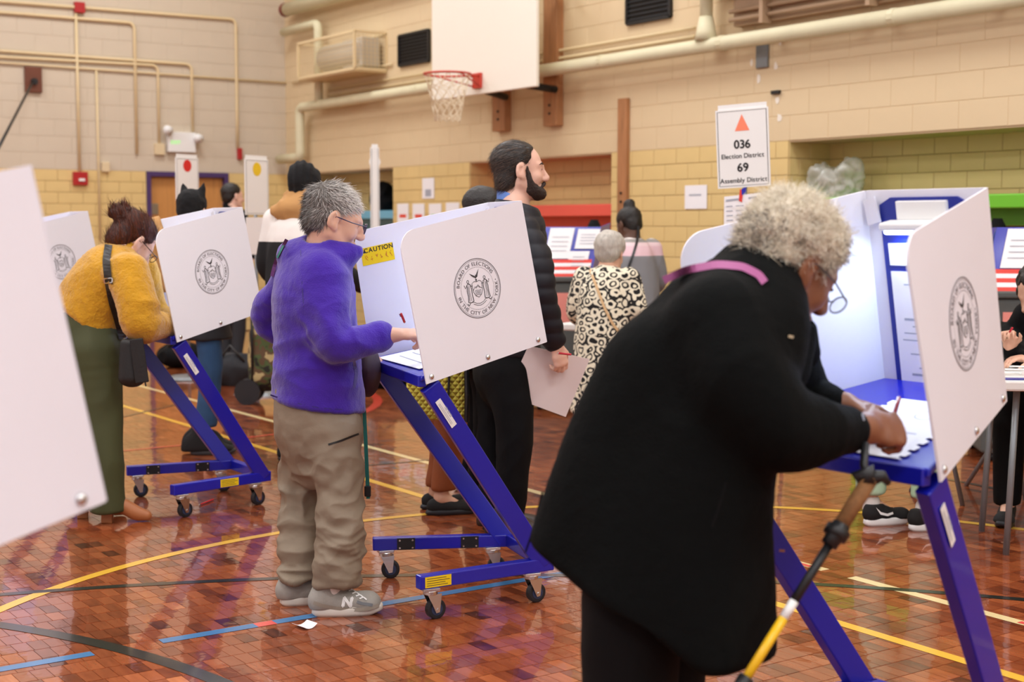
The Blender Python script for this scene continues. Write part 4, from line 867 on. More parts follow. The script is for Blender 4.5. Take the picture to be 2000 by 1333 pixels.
def glasses(p, H, parent, m=M_frame, lens=True, slip=0.0, w=.026, h=.019):
    e = empty; bb = MB(); Z = .002-slip
    for s_ in (-1, 1): bb.tube([H(s_*.033+w*math.cos(t), .115+slip*.5, Z+h*math.sin(t)) for t in np.linspace(0, 2*math.pi, 19)], .0019, 6, False); bb.tube([H(s_*.059, .112+slip*.5, Z+.008), H(s_*.079, .06, .010), H(s_*.081, .0, .016), H(s_*.079, -.02, .0)], .0019, 6)
    bb.tube([H(-.008, .117+slip*.5, Z+.006), H(.008, .117+slip*.5, Z+.006)], .0019, 6); g = p.mb('glasses', bb, m, parent)
    if lens:
        for s_ in (-1, 1): bb = MB(); vs = [H(s_*.033+w*math.cos(t), .115+slip*.5, Z+h*math.sin(t)) for t in np.linspace(0, 2*math.pi, 16)[:-1]]; bb.add(vs, [tuple(range(15))]); p.mb('lens', bb, M_lens, g)
# ---------------- woman in purple fleece
def purple():
    q = pc; D = 5.15; f0 = fl(635, 1190); p = Person(f0[:2], 'short grey-haired person in purple fleece and khaki trousers writing at a booth')
    H = Head(q(653, 432, 5.13), 10, 16, 0, .98); Rb = frame(20); r = Rb[:, 0]; S = Sh(.0045)
    H.add(S, q(628, 492, 5.15), nr=.052); J = dict(shoR=q(636, 542, 5.03), elbR=q(652, 664, 4.95), wriR=q(762, 655, 5.03), shoL=q(578, 530, 5.31), elbL=q(527, 632, 5.42), wriL=q(700, 690, 5.4))
    S.loft([q(626, 500, D), q(614, 570, D), q(617, 680, D), q(622, 800, D)], [(.09, .06), (.14, .10), (.12, .10), (.13, .11)], r); S.chain([J['shoR'], J['elbR'], J['wriR']], [.045, .038, .026]); S.chain([J['shoL'], J['elbL'], J['wriL']], [.045, .038, .026])
    S.chain([q(645, 840, 5.07), q(662, 980, 5.02), q(652, 1120, 4.97)], [.075, .055, .036]); S.chain([q(605, 840, 5.25), q(590, 980, 5.2), q(583, 1110, 5.1)], [.075, .055, .036]); FT = [(fl(612, 1204), fl(745, 1196)), (fl(550, 1184), fl(664, 1171))]; zz = lambda i, t, z: FT[i][0]*(1-t)+FT[i][1]*t+np.array((0, 0, z))
    for i in (0, 1): S.chain([zz(i, .3, .16), zz(i, .28, .09), zz(i, .5, .06), zz(i, .72, .05)], [.034, .028, .02, .013], .02)
    add_hand(S, J['wriR']+np.array((.012, 0, 0)), nrm((1, .25, .05)), (-.1, .25, -1), (.2, 1, .35), (.75, .9, .5), .98, 0, .9, .026); add_hand(S, J['wriL'], (1, .1, -.35), (0, -.2, -1), (0, -1, 0), (.2, .2, .1))
    o = p.body(S, M_skl); H.eyes(o, p.base)
    # trousers
    T = Sh(.005); T.loft([q(620, 770, D), q(622, 830, D), q(626, 885, D)], [(.165, .155), (.175, .158), (.15, .13)], r, .05); T.chain([q(648, 850, 5.07), q(660, 950, 5.03), q(665, 1045, 4.99), q(659, 1115, 4.97), q(654, 1150, 4.96)], [.105, .088, .080, .074, .066], .03); T.chain([q(602, 850, 5.25), q(591, 950, 5.22), q(588, 1045, 5.17), q(588, 1110, 5.12), q(585, 1140, 5.1)], [.105, .084, .078, .072, .068], .03)
    T.cut(q(655, 1142, 4.96), (.08, 0, -1), .006)
    def bunch(P_):
        z = P_[:, 2]; lowm = np.clip((.42-z)/.3, 0, 1); a = vnoise(P_*np.array((11, 9, 7))+3); c = vnoise(P_*np.array((7, 7, 26))+np.array((0, 0, 1))*vnoise(P_*6)[:, None]*1.5+9); g = vnoise(np.stack([P_[:, 0]*9+P_[:, 2]*10, P_[:, 1]*9, P_[:, 2]*9-P_[:, 0]*6], 1)+5); g2 = vnoise(np.stack([P_[:, 0]*16-P_[:, 2]*14, P_[:, 1]*12, P_[:, 2]*16+P_[:, 0]*9], 1)+2); rm = np.clip((.74-z)/.3, 0, 1); return .006*(1-2*np.abs(a))*(.5+lowm*.5)+lowm*.013*(1-2*np.abs(c))+.007*(1-3*np.abs(g))*rm+.005*(1-3*np.abs(g2))*rm+.0015*vnoise(P_*40)
    tr = p.part('trousers', T, M_khaki, bunch); ribbon(p, [tr], [(641, 869), (665, 862), (690, 852), (701, 848)], 4, M_dark, 'pocket_zip', .002, parent=tr)
    # jacket
    A = Sh(.006); A.loft([q(634, 500, D), q(612, 565, D), q(617, 680, D), q(622, 800, D)], [(.085, .085), (.175, .138), (.175, .145), (.185, .162)], r, .1); A.chain([J['shoR']+np.array((-.01, .005, .0)), J['elbR'], q(700, 668, 4.98), q(742, 657, 5.02)], [.074, .06, .05, .044], .06); A.chain([J['shoL'], J['elbL'], J['wriL']], [.072, .056, .045], .06)
    A.econe(q(628, 515, D), q(650, 488, 5.14), (.085, .10), (.075, .088), r, .03); A.ell(q(600, 488, 5.2), (.075, .11, .038), frame(20)[:, [1, 0, 2]], .04); A.ell(q(580, 500, 5.2), (.06, .1, .04), None, .04); A.cone(q(664, 500, 5.1), q(692, 488, 5.12), .045, .03, .03)
    A.cut(q(650, 470, 5.13), (.22, 0, 1), .006); A.cut(q(622, 790, D), (-.15, 0, -1), .008); A.cone(q(741, 657, 5.02), q(746, 656, 5.03), .047, .047, .008); A.cone(H(0, -.03, -.07), H(0, .05, .02), .062, .062, .008, sub=True)
    def fd(P_): a = vnoise(P_*np.array((7, 7, 6))+2); e = np.exp(-((P_-J['elbR'])**2).sum(1)/.012); c = vnoise(P_*np.array((14, 14, 20))+5); g = vnoise(P_*np.array((5, 5, 13))+8); return .008*(1-2*np.abs(a))+.010*e*(1-2*np.abs(c))+.005*(1-2*np.abs(g))+.0012*vnoise(P_*60)
    jk = p.part('fleece_jacket', A, M_fleece, fd); ribbon(p, [jk], [(528, 772), (570, 786), (620, 797), (668, 801), (710, 797)], 3, M_fleecedk, 'hem_seam', .001, parent=jk); ribbon(p, [jk], [(587, 488), (590, 560), (593, 600)], 2, M_fleecedk, 'back_seam', .001, parent=jk); ribbon(p, [jk], [(690, 700), (697, 730), (692, 758)], 6, M_fleecedk, 'side_pocket', .002, parent=jk)
    # hair
    E_ = lambda S_, c, rr, k=.015: S_.ell(H(*c), [v*H.sc for v in rr], H.R, k)
    B = Sh(.005); E_(B, (0, -.022, .058), (.082, .104, .083)); E_(B, (0, -.055, -.01), (.066, .06, .06), .03); B.cut(H(0, .07, .05), H.R@np.array((0, .8, -.6)), .008); B.cut(H(0, -.06, -.068), H.R@np.array((0, .3, -1)), .008); B.ell(H(0, .085, -.025), [.2, .068, .055], H.R, .015, True); hr = p.part('hair', B, M_grayunder, lambda P_: .005*vnoise(P_*55))
    def flow(l): v = np.zeros_like(l); v[:, 1] = np.where(l[:, 2] > .04, .9, .15)+0*l[:, 1]; v[:, 2] = -.25-np.clip(.07-l[:, 2], 0, .2)*9; v[:, 1] -= np.clip(-l[:, 1]-.02, 0, 1)*13; return v
    strands(p, 'hair_strands', hr, H, 11000, .03, .0022, M_grayhair, flow, .26, .34, 3, tintfn=lambda l, g: .58+5.5*l[:, 1]+3.0*(l[:, 2]-.05)+g.normal(0, .25, len(l)))
    glasses(p, H, o)
    # shoes
    for hp, tp in (((612, 1204), (745, 1196)), ((550, 1184), (664, 1171))):
        u_, qq = shoe(p, fl(*hp), fl(*tp), M_shoeg, M_shoesole, .085, .05, .032, 'sneaker', .004, True, .058)
        if hp[0] > 600:
            pixdecal(p, [u_], pixtext('N', 678, 1186, 27, .2, .05, .07), M_label, 'side_letter', .003, u_); ribbon(p, [u_], [(697, 1176), (708, 1180), (718, 1181), (728, 1183)], 6, M_shoedk, 'vamp_panel', .002, parent=u_); ribbon(p, [u_], [(612, 1178), (630, 1184), (655, 1189), (690, 1192), (720, 1190), (740, 1183)], 7, mat('suede_taupe', (150, 141, 128), .85), 'mudguard', .0015, parent=u_)
            for k in range(5): ribbon(p, [u_], [(674+7*k, 1150+5*k), (682+7*k, 1147+5*k), (688+7*k, 1152+5*k)], 2.6, M_label, 'lace', .004, parent=u_)
            b = Sh(.005); b.cone(zz(0, .29, .15), zz(0, .27, .085), .038, .036); p.part('sock', b, M_sock)
    # shoulder bag in front with hanging strap
    M_teal = mat('teal_webbing', (20, 104, 98), .7); M_maroon = mat('bag_maroon', (48, 20, 34), .7, bump=.1)
    B = Sh(.008); B.ell(q(718, 725, 5.32), (.05, .12, .10), None); bg = empty('shoulder_bag', W(*q(718, 725, 5.32)), RZ, 'dark maroon bag worn in front under the purple fleece', 'bag'); c0 = q(718, 725, 5.32); c0[2] = 0
    me = B.mesh('bag_body', q(718, 725, 5.32)); link('bag_body', me, M_maroon, bg); bb = MB(); c1 = q(718, 725, 5.32)
    pts = [q(706, 750, 5.2), q(711, 800, 5.18), q(714, 860, 5.17), q(719, 975, 5.17)]; L_ = [a-c1+np.array((-.007, 0, 0)) for a in pts]; R_ = [a-c1+np.array((.007, 0, 0)) for a in pts]; n = 4; bb.add(L_+R_+[a+np.array((0, .003, 0)) for a in L_+R_], [(i, i+1, n+i+1, n+i) for i in range(3)]+[(2*n+i, 3*n+i, 3*n+i+1, 2*n+i+1) for i in range(3)]); bb.build('hanging_strap', M_teal, bg); bb = MB(); bb.box(q(718, 960, 5.17)-c1, (.012, .006, .02)); bb.build('buckle', M_black, bg, .003)
    ribbon(p, [jk], [(560, 468), (549, 488), (538, 512), (531, 540)], 7, mat('scarf_purple', (92, 40, 110), .7), 'backpack_strap', .004, parent=jk); ribbon(p, [jk], [(556, 474), (548, 490), (541, 504)], 4, M_teal, 'strap_trim', .012, parent=jk)
    pen(q(791, 632, 5.06), q(783, 612, 5.05), (176, 26, 34), 'red and blue pen in the hand of the person in purple fleece')
purple()
# ---------------- woman in long black coat
M_coat = mat('black_wool', (9, 11, 11), .9, var=.2, vscale=7, bump=.2, bscale=160, spec=.12); M_blkcloth = mat('black_cloth', (9, 9, 11), .85, bump=.1, bscale=90, spec=.2)
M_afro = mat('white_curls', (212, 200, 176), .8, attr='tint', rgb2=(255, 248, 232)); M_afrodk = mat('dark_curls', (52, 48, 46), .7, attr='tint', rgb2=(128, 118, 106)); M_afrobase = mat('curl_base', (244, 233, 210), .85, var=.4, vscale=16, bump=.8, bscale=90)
def blackcoat():
    q = pc; D = 2.98; p = Person((.28, 2.98), 'bent person with curly white hair in a long black coat writing at the lit booth'); Rb = frame(36); r, f = Rb[:, 0], Rb[:, 1]
    H = Head(q(1543, 524, 3.06), 22, 33, -2, 1.06); S = Sh(.005); nk = q(1478, 575, 3.02); H.add(S, nk, nr=.06)
    sR, eR, wR = q(1395, 640, 2.86), q(1520, 832, 2.80), q(1682, 838, 2.97); sL, eL, wL = q(1490, 620, 3.22), q(1560, 770, 3.34), q(1645, 792, 3.24)
    S.loft([nk, q(1410, 660, D), q(1345, 800, D), q(1290, 940, D)], [(.09, .07), (.15, .11), (.15, .12), (.16, .13)], r); S.chain([sR, eR, wR], [.05, .042, .03]); S.chain([sL, eL, wL], [.05, .042, .03])
    S.chain([q(1262, 1000, 2.93), q(1238, 1330, 2.93), q(1225, 1690, 2.95)], [.08, .06, .038]); S.chain([q(1322, 1000, 3.08), q(1300, 1330, 3.08), q(1290, 1680, 3.1)], [.08, .06, .038])
    add_hand(S, wR+np.array((.0, .0, 0)), nrm((.93, .3, -.05)), (-.1, .75, -.65), (-.1, .6, .75), (.95, 1.1, .6), 1.12, 0, 1.0, .034); add_hand(S, wL, nrm((.9, -.15, -.1)), (0, -.1, -1), (.1, -1, .1), (.35, .5, .3), .98, 0, .5, .028)
    o = p.body(S, M_skd); H.eyes(o, p.base)
    T = Sh(.01); T.chain([q(1255, 950, 2.93), q(1230, 1330, 2.93), q(1222, 1715, 2.95)], [.12, .10, .085]); T.chain([q(1310, 950, 3.08), q(1288, 1330, 3.08), q(1280, 1700, 3.1)], [.12, .10, .085]); T.cut((0, 0, .04), (0, 0, -1)); p.part('trousers', T, M_blkcloth, folds(.006))
    for a in (q(1222, 1700, 2.95), q(1280, 1690, 3.1)): shoe(p, a-f*.06, a+f*.2, M_black, M_rubber, vs=.008)
    A = Sh(.008); A.loft([q(1480, 570, 3.02), q(1425, 640, D), q(1375, 740, D), q(1325, 870, D), q(1290, 1010, D), q(1277, 1130, D), q(1268, 1240, D)], [(.10, .09), (.185, .13), (.21, .155), (.225, .18), (.235, .215), (.25, .235), (.26, .245)], r, .06)
    A.chain([sR, q(1445, 745, 2.80), eR, q(1590, 843, 2.86), q(1650, 842, 2.93)], [.098, .09, .082, .066, .052], .05); A.chain([sL, eL, q(1625, 795, 3.25)], [.095, .07, .045], .05)
    A.econe(q(1445, 575, 3.04), q(1470, 528, 3.06), (.10, .075), (.09, .06), r, .03); A.cone(q(1545, 640, 3.12), q(1570, 690, 3.16), .05, .035, .03); A.cone(q(1555, 640, 3.02), q(1530, 720, 3.0), .04, .05, .04)
    A.cone(H(0, -.0, -.13), H(0, .06, .03), .085, .11, .008, sub=True); A.chain([q(1270, 730, 2.95), q(1195, 860, 2.95), q(1098, 1080, 2.95)], [.10, .09, .08], .08)
    A.cut(q(1015, 1075, 2.86), nrm(np.array((-.62, 0, -1))+0), .02); A.cut(q(1400, 1283, 2.9), (0.04, -.1, -1), .01)
    def fd(P_): a = vnoise(P_*np.array((5, 5, 2.2))+4); low = np.clip((1.0-P_[:, 2])/.5, 0, 1); fr2 = vnoise(P_*np.array((9, 9, 1.0))+11); return .010*(1-2*np.abs(a))*(1-low*.4)+low*.016*fr2+.001*vnoise(P_*70)
    ct = p.part('coat', A, M_coat, fd); ribbon(p, [ct], [(1296, 548), (1340, 527), (1400, 516), (1450, 520), (1482, 536), (1494, 552)], 15, mat('pink_strap', (158, 84, 134), .7), 'pink_strap', .008, parent=ct)
    ribbon(p, [ct], [(1418, 942), (1408, 980), (1390, 1032)], 5, M_blkcloth, 'pocket_slit', .002, parent=ct); ribbon(p, [ct], [(1060, 960), (1040, 1040), (1026, 1080)], 4, M_blkcloth, 'vent_edge', .003, parent=ct)
    ribbon(p, [ct], [(1684, 808), (1686, 815), (1688, 822)], 4, M_steel, 'cuff_button', .003, parent=ct); ribbon(p, [ct], [(1522, 1076), (1533, 1077)], 5, mat('horn_button', (150, 92, 60), .3), 'button', .004, parent=ct); ribbon(p, [ct], [(1540, 657), (1550, 659)], 5, M_chrome, 'collar_stud', .004, parent=ct)
    E_ = lambda S_, c, rr, k=.015, sub=False: S_.ell(H(*c), [v*H.sc for v in rr], H.R, k, sub)
    B = Sh(.007); E_(B, (0, -.028, .06), (.094, .108, .088)); E_(B, (0, -.07, .01), (.078, .06, .06), .03); B.cone(H(.07, .034, .05), H(.07, .036, .02), .02, .012, .02); B.cone(H(-.07, .034, .05), H(-.07, .036, .02), .02, .012, .02); B.cut(H(0, .066, .055), H.R@np.array((0, .8, -.6)), .012); B.cut(H(0, -.06, -.035), H.R@np.array((0, .25, -1)), .01); E_(B, (.09, .0, -.008), (.045, .033, .046), .008, True); E_(B, (-.09, .0, -.008), (.045, .033, .046), .008, True)
    hr = p.part('hair', B, M_afrobase, lambda P_: .009*vnoise(P_*38)+.005*vnoise(P_*90))
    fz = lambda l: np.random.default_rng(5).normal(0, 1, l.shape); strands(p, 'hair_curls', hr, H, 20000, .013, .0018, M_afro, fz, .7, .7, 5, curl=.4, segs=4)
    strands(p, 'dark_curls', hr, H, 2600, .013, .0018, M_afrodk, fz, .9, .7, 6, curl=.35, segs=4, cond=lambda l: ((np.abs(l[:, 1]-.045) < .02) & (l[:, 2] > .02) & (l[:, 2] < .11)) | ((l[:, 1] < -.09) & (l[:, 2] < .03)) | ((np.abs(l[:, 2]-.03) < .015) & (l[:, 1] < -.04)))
    glasses(p, H, o, mat('silver_rim', (120, 116, 120), .3, metal=.8), True, .012)
    pen(q(1742, 826, 3.12), q(1757, 776, 3.2), (150, 24, 40), 'red and white pen in the hand of the person in the black coat')
    # trekking pole hanging from the wrist
    a, b_ = q(1700, 935, 2.86), q(1467, 1310, 2.72); dr = nrm(b_-a); L = a[2]/-dr[2]; e = empty('trekking_pole', W(*a), RZ, 'yellow and black trekking pole with a cork handle hanging from a wrist', 'walking pole')
    def seg(n, t0, t1, r0, r1, m, nn=12): bb = MB(); bb.tube([dr*t0, dr*(t0+t1)/2, dr*t1], [r0, (r0+r1)/2, r1], nn); bb.build(n, m, e, smooth=True)
    M_cork = mat('cork', (138, 94, 52), .8, var=.3, vscale=90); M_py = mat('pole_yellow', (240, 190, 30), .3)
    seg('handle', .0, .115, .017, .016, M_cork); seg('grip_collar', .115, .165, .019, .017, M_black); seg('grip_boss', .125, .145, .026, .025, M_black); seg('upper_shaft', .165, .30, .0095, .0095, M_black); seg('white_band', .30, .34, .0095, .0095, M_white); seg('yellow_shaft', .34, .49, .0095, .0095, M_py); seg('clamp', .478, .525, .016, .016, M_black); seg('lower_shaft', .525, L-.03, .0085, .0085, M_py); seg('tip', L-.03, L-.002, .007, .004, M_chrome)
    bb = MB(); bb.tube([dr*.012, np.array((-.005, 0, .012)), np.array((-.03, .0, .006)), np.array((-.016, 0, -.012))], [.019, .02, .012, .008], 10); bb.tube([np.array((0, 0, .0)), np.array((.026, 0, .004)), np.array((.038, 0, -.012))], [.018, .012, .006], 10); bb.build('handle_head', M_black, e, smooth=True); bb = MB(); s0 = q(1690, 866, 2.9)-a; bb.tube([s0, (s0+np.array((0, 0, -.02)))*.5+np.array((-.008, 0, 0)), np.zeros(3)], .009, 8); bb.build('wrist_strap', M_black, e, smooth=True)
blackcoat()
# ---------------- woman in mustard sweater
M_must = mat('mustard_knit', (204, 150, 34), .95, var=.16, vscale=26, bump=.5, bscale=110, sheen=.4, spec=.15); M_olive = mat('olive_trousers', (66, 70, 36), .75, var=.12, vscale=6, bump=.06, bscale=60); M_red_hair = mat('auburn_hair', (52, 22, 14), .5, attr='tint', rgb2=(112, 54, 30)); M_red_under = mat('auburn_under', (66, 30, 20), .6, var=.4, vscale=30, bump=.5, bscale=100); M_tan = mat('tan_leather', (176, 108, 62), .5, var=.1)
def mustard():
    q = pc; D = 6.7; p = Person(fl(215, 1015)[:2], 'red-haired person in mustard sweater and olive trousers leaning over a booth'); Rb = frame(34); r, f = Rb[:, 0], Rb[:, 1]; H = Head(q(258, 474, 6.78), 44, 40, -6, 1.06); S = Sh(.007); nk = q(232, 495, 6.74); H.add(S, nk, nr=.05)
    sR, eR, wR = q(250, 535, 6.55), q(278, 634, 6.47), q(338, 632, 6.72); sL, eL, wL = q(270, 530, 6.95), q(300, 610, 7.05), q(338, 625, 6.95)
    S.loft([nk, q(210, 540, D), q(180, 595, D), q(168, 655, D)], [(.09, .06), (.14, .1), (.13, .1), (.15, .11)], r); S.chain([sR, eR, wR], [.045, .036, .026]); S.chain([sL, eL, wL], [.045, .036, .026]); S.chain([q(172, 690, 6.6), q(190, 830, 6.56), q(208, 985, 6.54)], [.08, .055, .04]); S.chain([q(172, 690, 6.82), q(178, 830, 6.78), q(165, 985, 6.66)], [.08, .055, .04])
    add_hand(S, wR, (1, .4, -.1), (0, .1, -1), (0, 1, .2), (.7, .8, .4), .95); add_hand(S, wL, (1, -.2, -.1), (0, -.1, -1), (0, -1, .1), (.3, .4, .2), .95); o = p.body(S, M_skm); H.eyes(o, p.base)
    T = Sh(.008); T.loft([q(172, 610, D), q(168, 660, D), q(172, 710, D)], [(.17, .155), (.185, .165), (.16, .145)], r, .05); T.chain([q(182, 690, 6.6), q(196, 790, 6.57), q(203, 900, 6.54), q(211, 1010, 6.53)], [.13, .10, .088, .08], .04); T.chain([q(168, 690, 6.82), q(176, 800, 6.8), q(168, 900, 6.72), q(162, 1000, 6.64)], [.12, .1, .085, .08], .04); T.cut(q(211, 1000, 6.53), (0, 0, -1), .006); T.cut(q(168, 604, D), (-.2, 0, 1), .01)
    tr = p.part('trousers', T, M_olive, folds(.006, (8, 8, 5)))
    A = Sh(.007); A.loft([q(238, 500, 6.74), q(215, 535, D), q(186, 580, D), q(167, 628, D)], [(.085, .075), (.18, .135), (.19, .155), (.19, .165)], r, .1); A.chain([sR, q(268, 590, 6.48), eR, q(318, 634, 6.62), q(334, 632, 6.7)], [.1, .092, .08, .058, .048], .04); A.chain([sL, eL, wL], [.09, .075, .05], .04); A.econe(q(232, 505, 6.74), q(248, 484, 6.76), (.08, .07), (.07, .06), r, .02); A.cut(q(167, 622, D), nrm((-.75, 0, -1)), .02); A.cone(H(0, 0, -.08), H(0, .05, .02), .07, .08, .006, sub=True)
    sw = p.part('sweater', A, M_must, lambda P_: .009*(1-2*np.abs(vnoise(P_*np.array((6, 6, 9))+1)))+.002*vnoise(P_*35)+.002*vnoise(P_*120))
    E_ = lambda S_, c, rr, k=.015: S_.ell(H(*c), [v*H.sc for v in rr], H.R, k); B = Sh(.006); E_(B, (0, -.022, .055), (.082, .103, .083)); E_(B, (0, -.06, -.02), (.066, .055, .07), .03); E_(B, (0, -.115, .06), (.046, .042, .04), .015); E_(B, (.01, -.125, .09), (.03, .026, .026), .008); E_(B, (-.01, -.15, .05), (.024, .026, .03), .006); B.cut(H(0, .058, .045), H.R@np.array((0, .78, -.62)), .01); B.cut(H(0, -.06, -.09), H.R@np.array((0, .3, -1)), .008)
    hr = p.part('hair', B, M_red_under, lambda P_: .005*vnoise(P_*45)); fw = lambda l: np.stack([l[:, 0]*0, -1+0*l[:, 1], .8-l[:, 2]*2], 1); strands(p, 'hair_strands', hr, H, 3500, .05, .0035, M_red_hair, fw, .12, .16, 8); glasses(p, H, o, mat('dark_rim', (40, 34, 34), .3), False)
    for a, b_, l in (((200, 1021), (276, 1019), 0), ((152, 1012), (232, 1008), 1)):
        h_ = fl(*a); d = nrm(fl(*b_)-h_); zz = lambda u, v: h_+d*u+np.array((0, 0, v)); B2 = Sh(.005); B2.chain([zz(.035, .12), zz(.035, .1), zz(.10, .072), zz(.155, .04), zz(.20, .026)], [.042, .04, .036, .034, .026], .02); B2.cut((0, 0, .004), (0, 0, -1), .003); u_ = p.part('ankle_boot', B2, M_tan); bb = MB(); bb.bar(zz(.022, .0), zz(.026, .1), .052, .05, d); p.mb('block_heel', bb, M_tan, u_, .004)
    # handbag
    M_bag = mat('black_leather', (17, 17, 18), .5, bump=.15, bscale=80); c = q(258, 708, 6.42); B2 = Sh(.008); B2.econe(q(256, 672, 6.42), q(258, 738, 6.42), (.05, .035), (.062, .045), (1, .2, 0), .02); B2.cut(q(256, 662, 6.42), (0.05, 0, 1)); bag = empty('handbag', W(*c), RZ, 'black leather crossbody bag hanging at the olive trousers', 'bag'); link('bag_body', B2.mesh('bag_body', c), M_bag, bag); bb = MB(); bb.box(q(272, 705, 6.36)-c, (.03, .006, .1), Matrix.Rotation(-.12, 3, 'Y')); bb.build('flap', M_bag, bag, .004); bb = MB(); bb.tube([q(283, 745, 6.36)-c, q(285, 755, 6.36)-c], .004, 6); bb.build('zip_pull', M_bag, bag)
    ribbon(p, [sw, tr], [(212, 478), (207, 510), (211, 548), (219, 590), (230, 625), (240, 662)], 15, M_bag, 'bag_strap', .014, parent=None, label='black webbing bag strap'); ribbon(p, [sw], [(203, 545), (219, 543), (219, 552), (204, 554), (203, 545)], 2.5, M_chrome, 'strap_buckle', .022)
mustard()
# ---------------- bearded man
M_navy = mat('navy_puffer', (22, 24, 34), .6, var=.15, vscale=8, spec=.35); M_dkhair = mat('dark_hair', (20, 15, 13), .38, attr='tint', rgb2=(92, 74, 62)); M_dkunder = mat('dark_hair_under', (26, 20, 17), .5, var=.4, vscale=40, bump=.4, bscale=120, stretch=(1, 1, 1)); M_beard = mat('beard', (48, 32, 26), .7, bump=.6, bscale=200, var=.3, vscale=60); M_shirt = mat('blue_shirt', (104, 142, 216), .7)
def man():
    q = pc; D = 6.3; p = Person(fl(975, 1050)[:2], 'bearded dark-haired person in navy jacket holding a white folder'); Rb = frame(8); r, f = Rb[:, 0], Rb[:, 1]; H = Head(q(1016, 336, D), 6, -2, 0, 1.04); S = Sh(.006); nk = q(1003, 405, D); H.add(S, nk, nr=.056)
    sR, eR, wR = q(1015, 455, 6.1), q(1052, 570, 6.02), q(1082, 668, 6.08); sL, eL, wL = q(990, 455, 6.5), q(1000, 580, 6.55), q(1030, 680, 6.5)
    S.loft([nk, q(998, 470, D), q(992, 580, D), q(985, 680, D)], [(.1, .065), (.15, .11), (.13, .1), (.15, .11)], r); S.chain([sR, eR, wR], [.05, .04, .028]); S.chain([sL, eL, wL], [.05, .04, .028]); S.chain([q(990, 710, 6.2), q(1005, 860, 6.18), q(985, 1020, 6.2)], [.085, .06, .042]); S.chain([q(980, 710, 6.4), q(968, 860, 6.4), q(965, 1020, 6.4)], [.085, .06, .042])
    add_hand(S, wR+np.array((.008, 0, -.015)), (.3, .05, -1), (-.6, .7, -.2), (.75, .6, .25), (.55, 1.0, .6), 1.05, 0, .8, .028); add_hand(S, wL, (.3, 0, -1), (0, -1, 0), (1, 0, .2), (.4, .5, .3)); o = p.body(S, M_skm); H.eyes(o, p.base)
    T = Sh(.009); T.loft([q(985, 660, D), q(985, 720, D), q(987, 750, D)], [(.17, .135), (.175, .14), (.14, .12)], r, .04); T.chain([q(992, 730, 6.2), q(1005, 860, 6.17), q(992, 1035, 6.2)], [.1, .078, .062], .03); T.chain([q(975, 730, 6.4), q(966, 860, 6.36), q(966, 1030, 6.3)], [.1, .078, .062], .03); T.cut((0, 0, .09), (0, 0, -1)); p.part('trousers', T, M_blkcloth, folds(.007, (9, 9, 8)))
    for a in (fl(975, 1056), fl(958, 1038)): shoe(p, a-f*.03, a+f*.24, mat('boot_brown', (44, 26, 20), .5), M_rubber, .12, .045, .03, 'boot', .008)
    A = Sh(.007); A.loft([nk, q(1002, 460, D), q(996, 560, D), q(990, 640, D), q(987, 700, D)], [(.1, .08), (.2, .14), (.19, .145), (.185, .145), (.18, .145)], r, .05); A.chain([sR, q(1040, 510, 6.04), eR, q(1072, 640, 6.06), q(1080, 662, 6.08)], [.085, .08, .068, .056, .05], .04); A.chain([sL, eL, wL], [.08, .066, .048], .04); A.econe(q(1000, 420, D), q(1004, 393, D), (.085, .082), (.075, .072), r, .02); A.cut(q(985, 692, D), (0, 0, -1)); A.cut(q(1000, 396, D), (.28, 0, 1), .006)
    quilt = lambda P_: .006*np.abs(np.sin(P_[:, 2]*math.pi/.062+vnoise(P_*5)*.5))+.004*(1-2*np.abs(vnoise(P_*np.array((9, 9, 12)))))
    p.part('puffer_jacket', A, M_navy, quilt); B = Sh(.005); B.econe(q(1001, 412, D), q(1000, 376, D), (.068, .07), (.066, .068), r, .01); B.cut(q(1001, 380, D), (.42, 0, 1)); B.cone(H(0, -.02, -.09), H(0, .03, .04), .058, .06, .004, sub=True); p.part('shirt_collar', B, M_shirt)
    E_ = lambda S_, c, rr, k=.015: S_.ell(H(*c), [v*H.sc for v in rr], H.R, k); B = Sh(.005); E_(B, (0, -.022, .054), (.0785, .102, .081)); E_(B, (0, -.052, -.025), (.067, .06, .085), .03); B.cut(H(0, .046, .055), H.R@np.array((0, .97, -.25)), .006); B.ell(H(.06, .075, .075), [.035, .03, .035], H.R, .012, True); B.ell(H(-.06, .075, .075), [.035, .03, .035], H.R, .012, True); B.cut(H(0, -.06, -.075), H.R@np.array((0, .1, -1)), .008); hr = p.part('hair', B, M_dkunder, lambda P_: .0015*vnoise(P_*60))
    fw = lambda l: np.stack([l[:, 0]*.4, -1+0*l[:, 1], -.25-np.clip(.06-l[:, 2], 0, 1)*6], 1); strands(p, 'hair_strands', hr, H, 5000, .045, .002, M_dkhair, fw, .08, .1, 9)
    B = Sh(.004); E_(B, (0, .07, -.094), (.03, .03, .03), .02)
    for e in (-1, 1): B.chain([H(e*.064, .022, .02), H(e*.062, .026, -.01), H(e*.054, .034, -.05), H(e*.036, .064, -.082), H(e*.012, .086, -.096)], [.006, .011, .018, .022, .02], .02); B.chain([H(e*.05, .008, -.06), H(e*.042, .035, -.08), H(e*.026, .06, -.098)], [.012, .02, .02], .02); B.chain([H(e*.024, .088, -.066), H(e*.012, .099, -.053), H(0, .1, -.052)], [.008, .008, .007], .006)
    bd = p.part('beard', B, M_beard, lambda P_: .002*vnoise(P_*120)); 
    for e in (-1, 1): bb = MB(); bb.tube([H(e*.014, .096, .028), H(e*.034, .09, .033), H(e*.05, .076, .026)], [.003, .0038, .002], 6); p.mb('eyebrow', bb, M_beard)
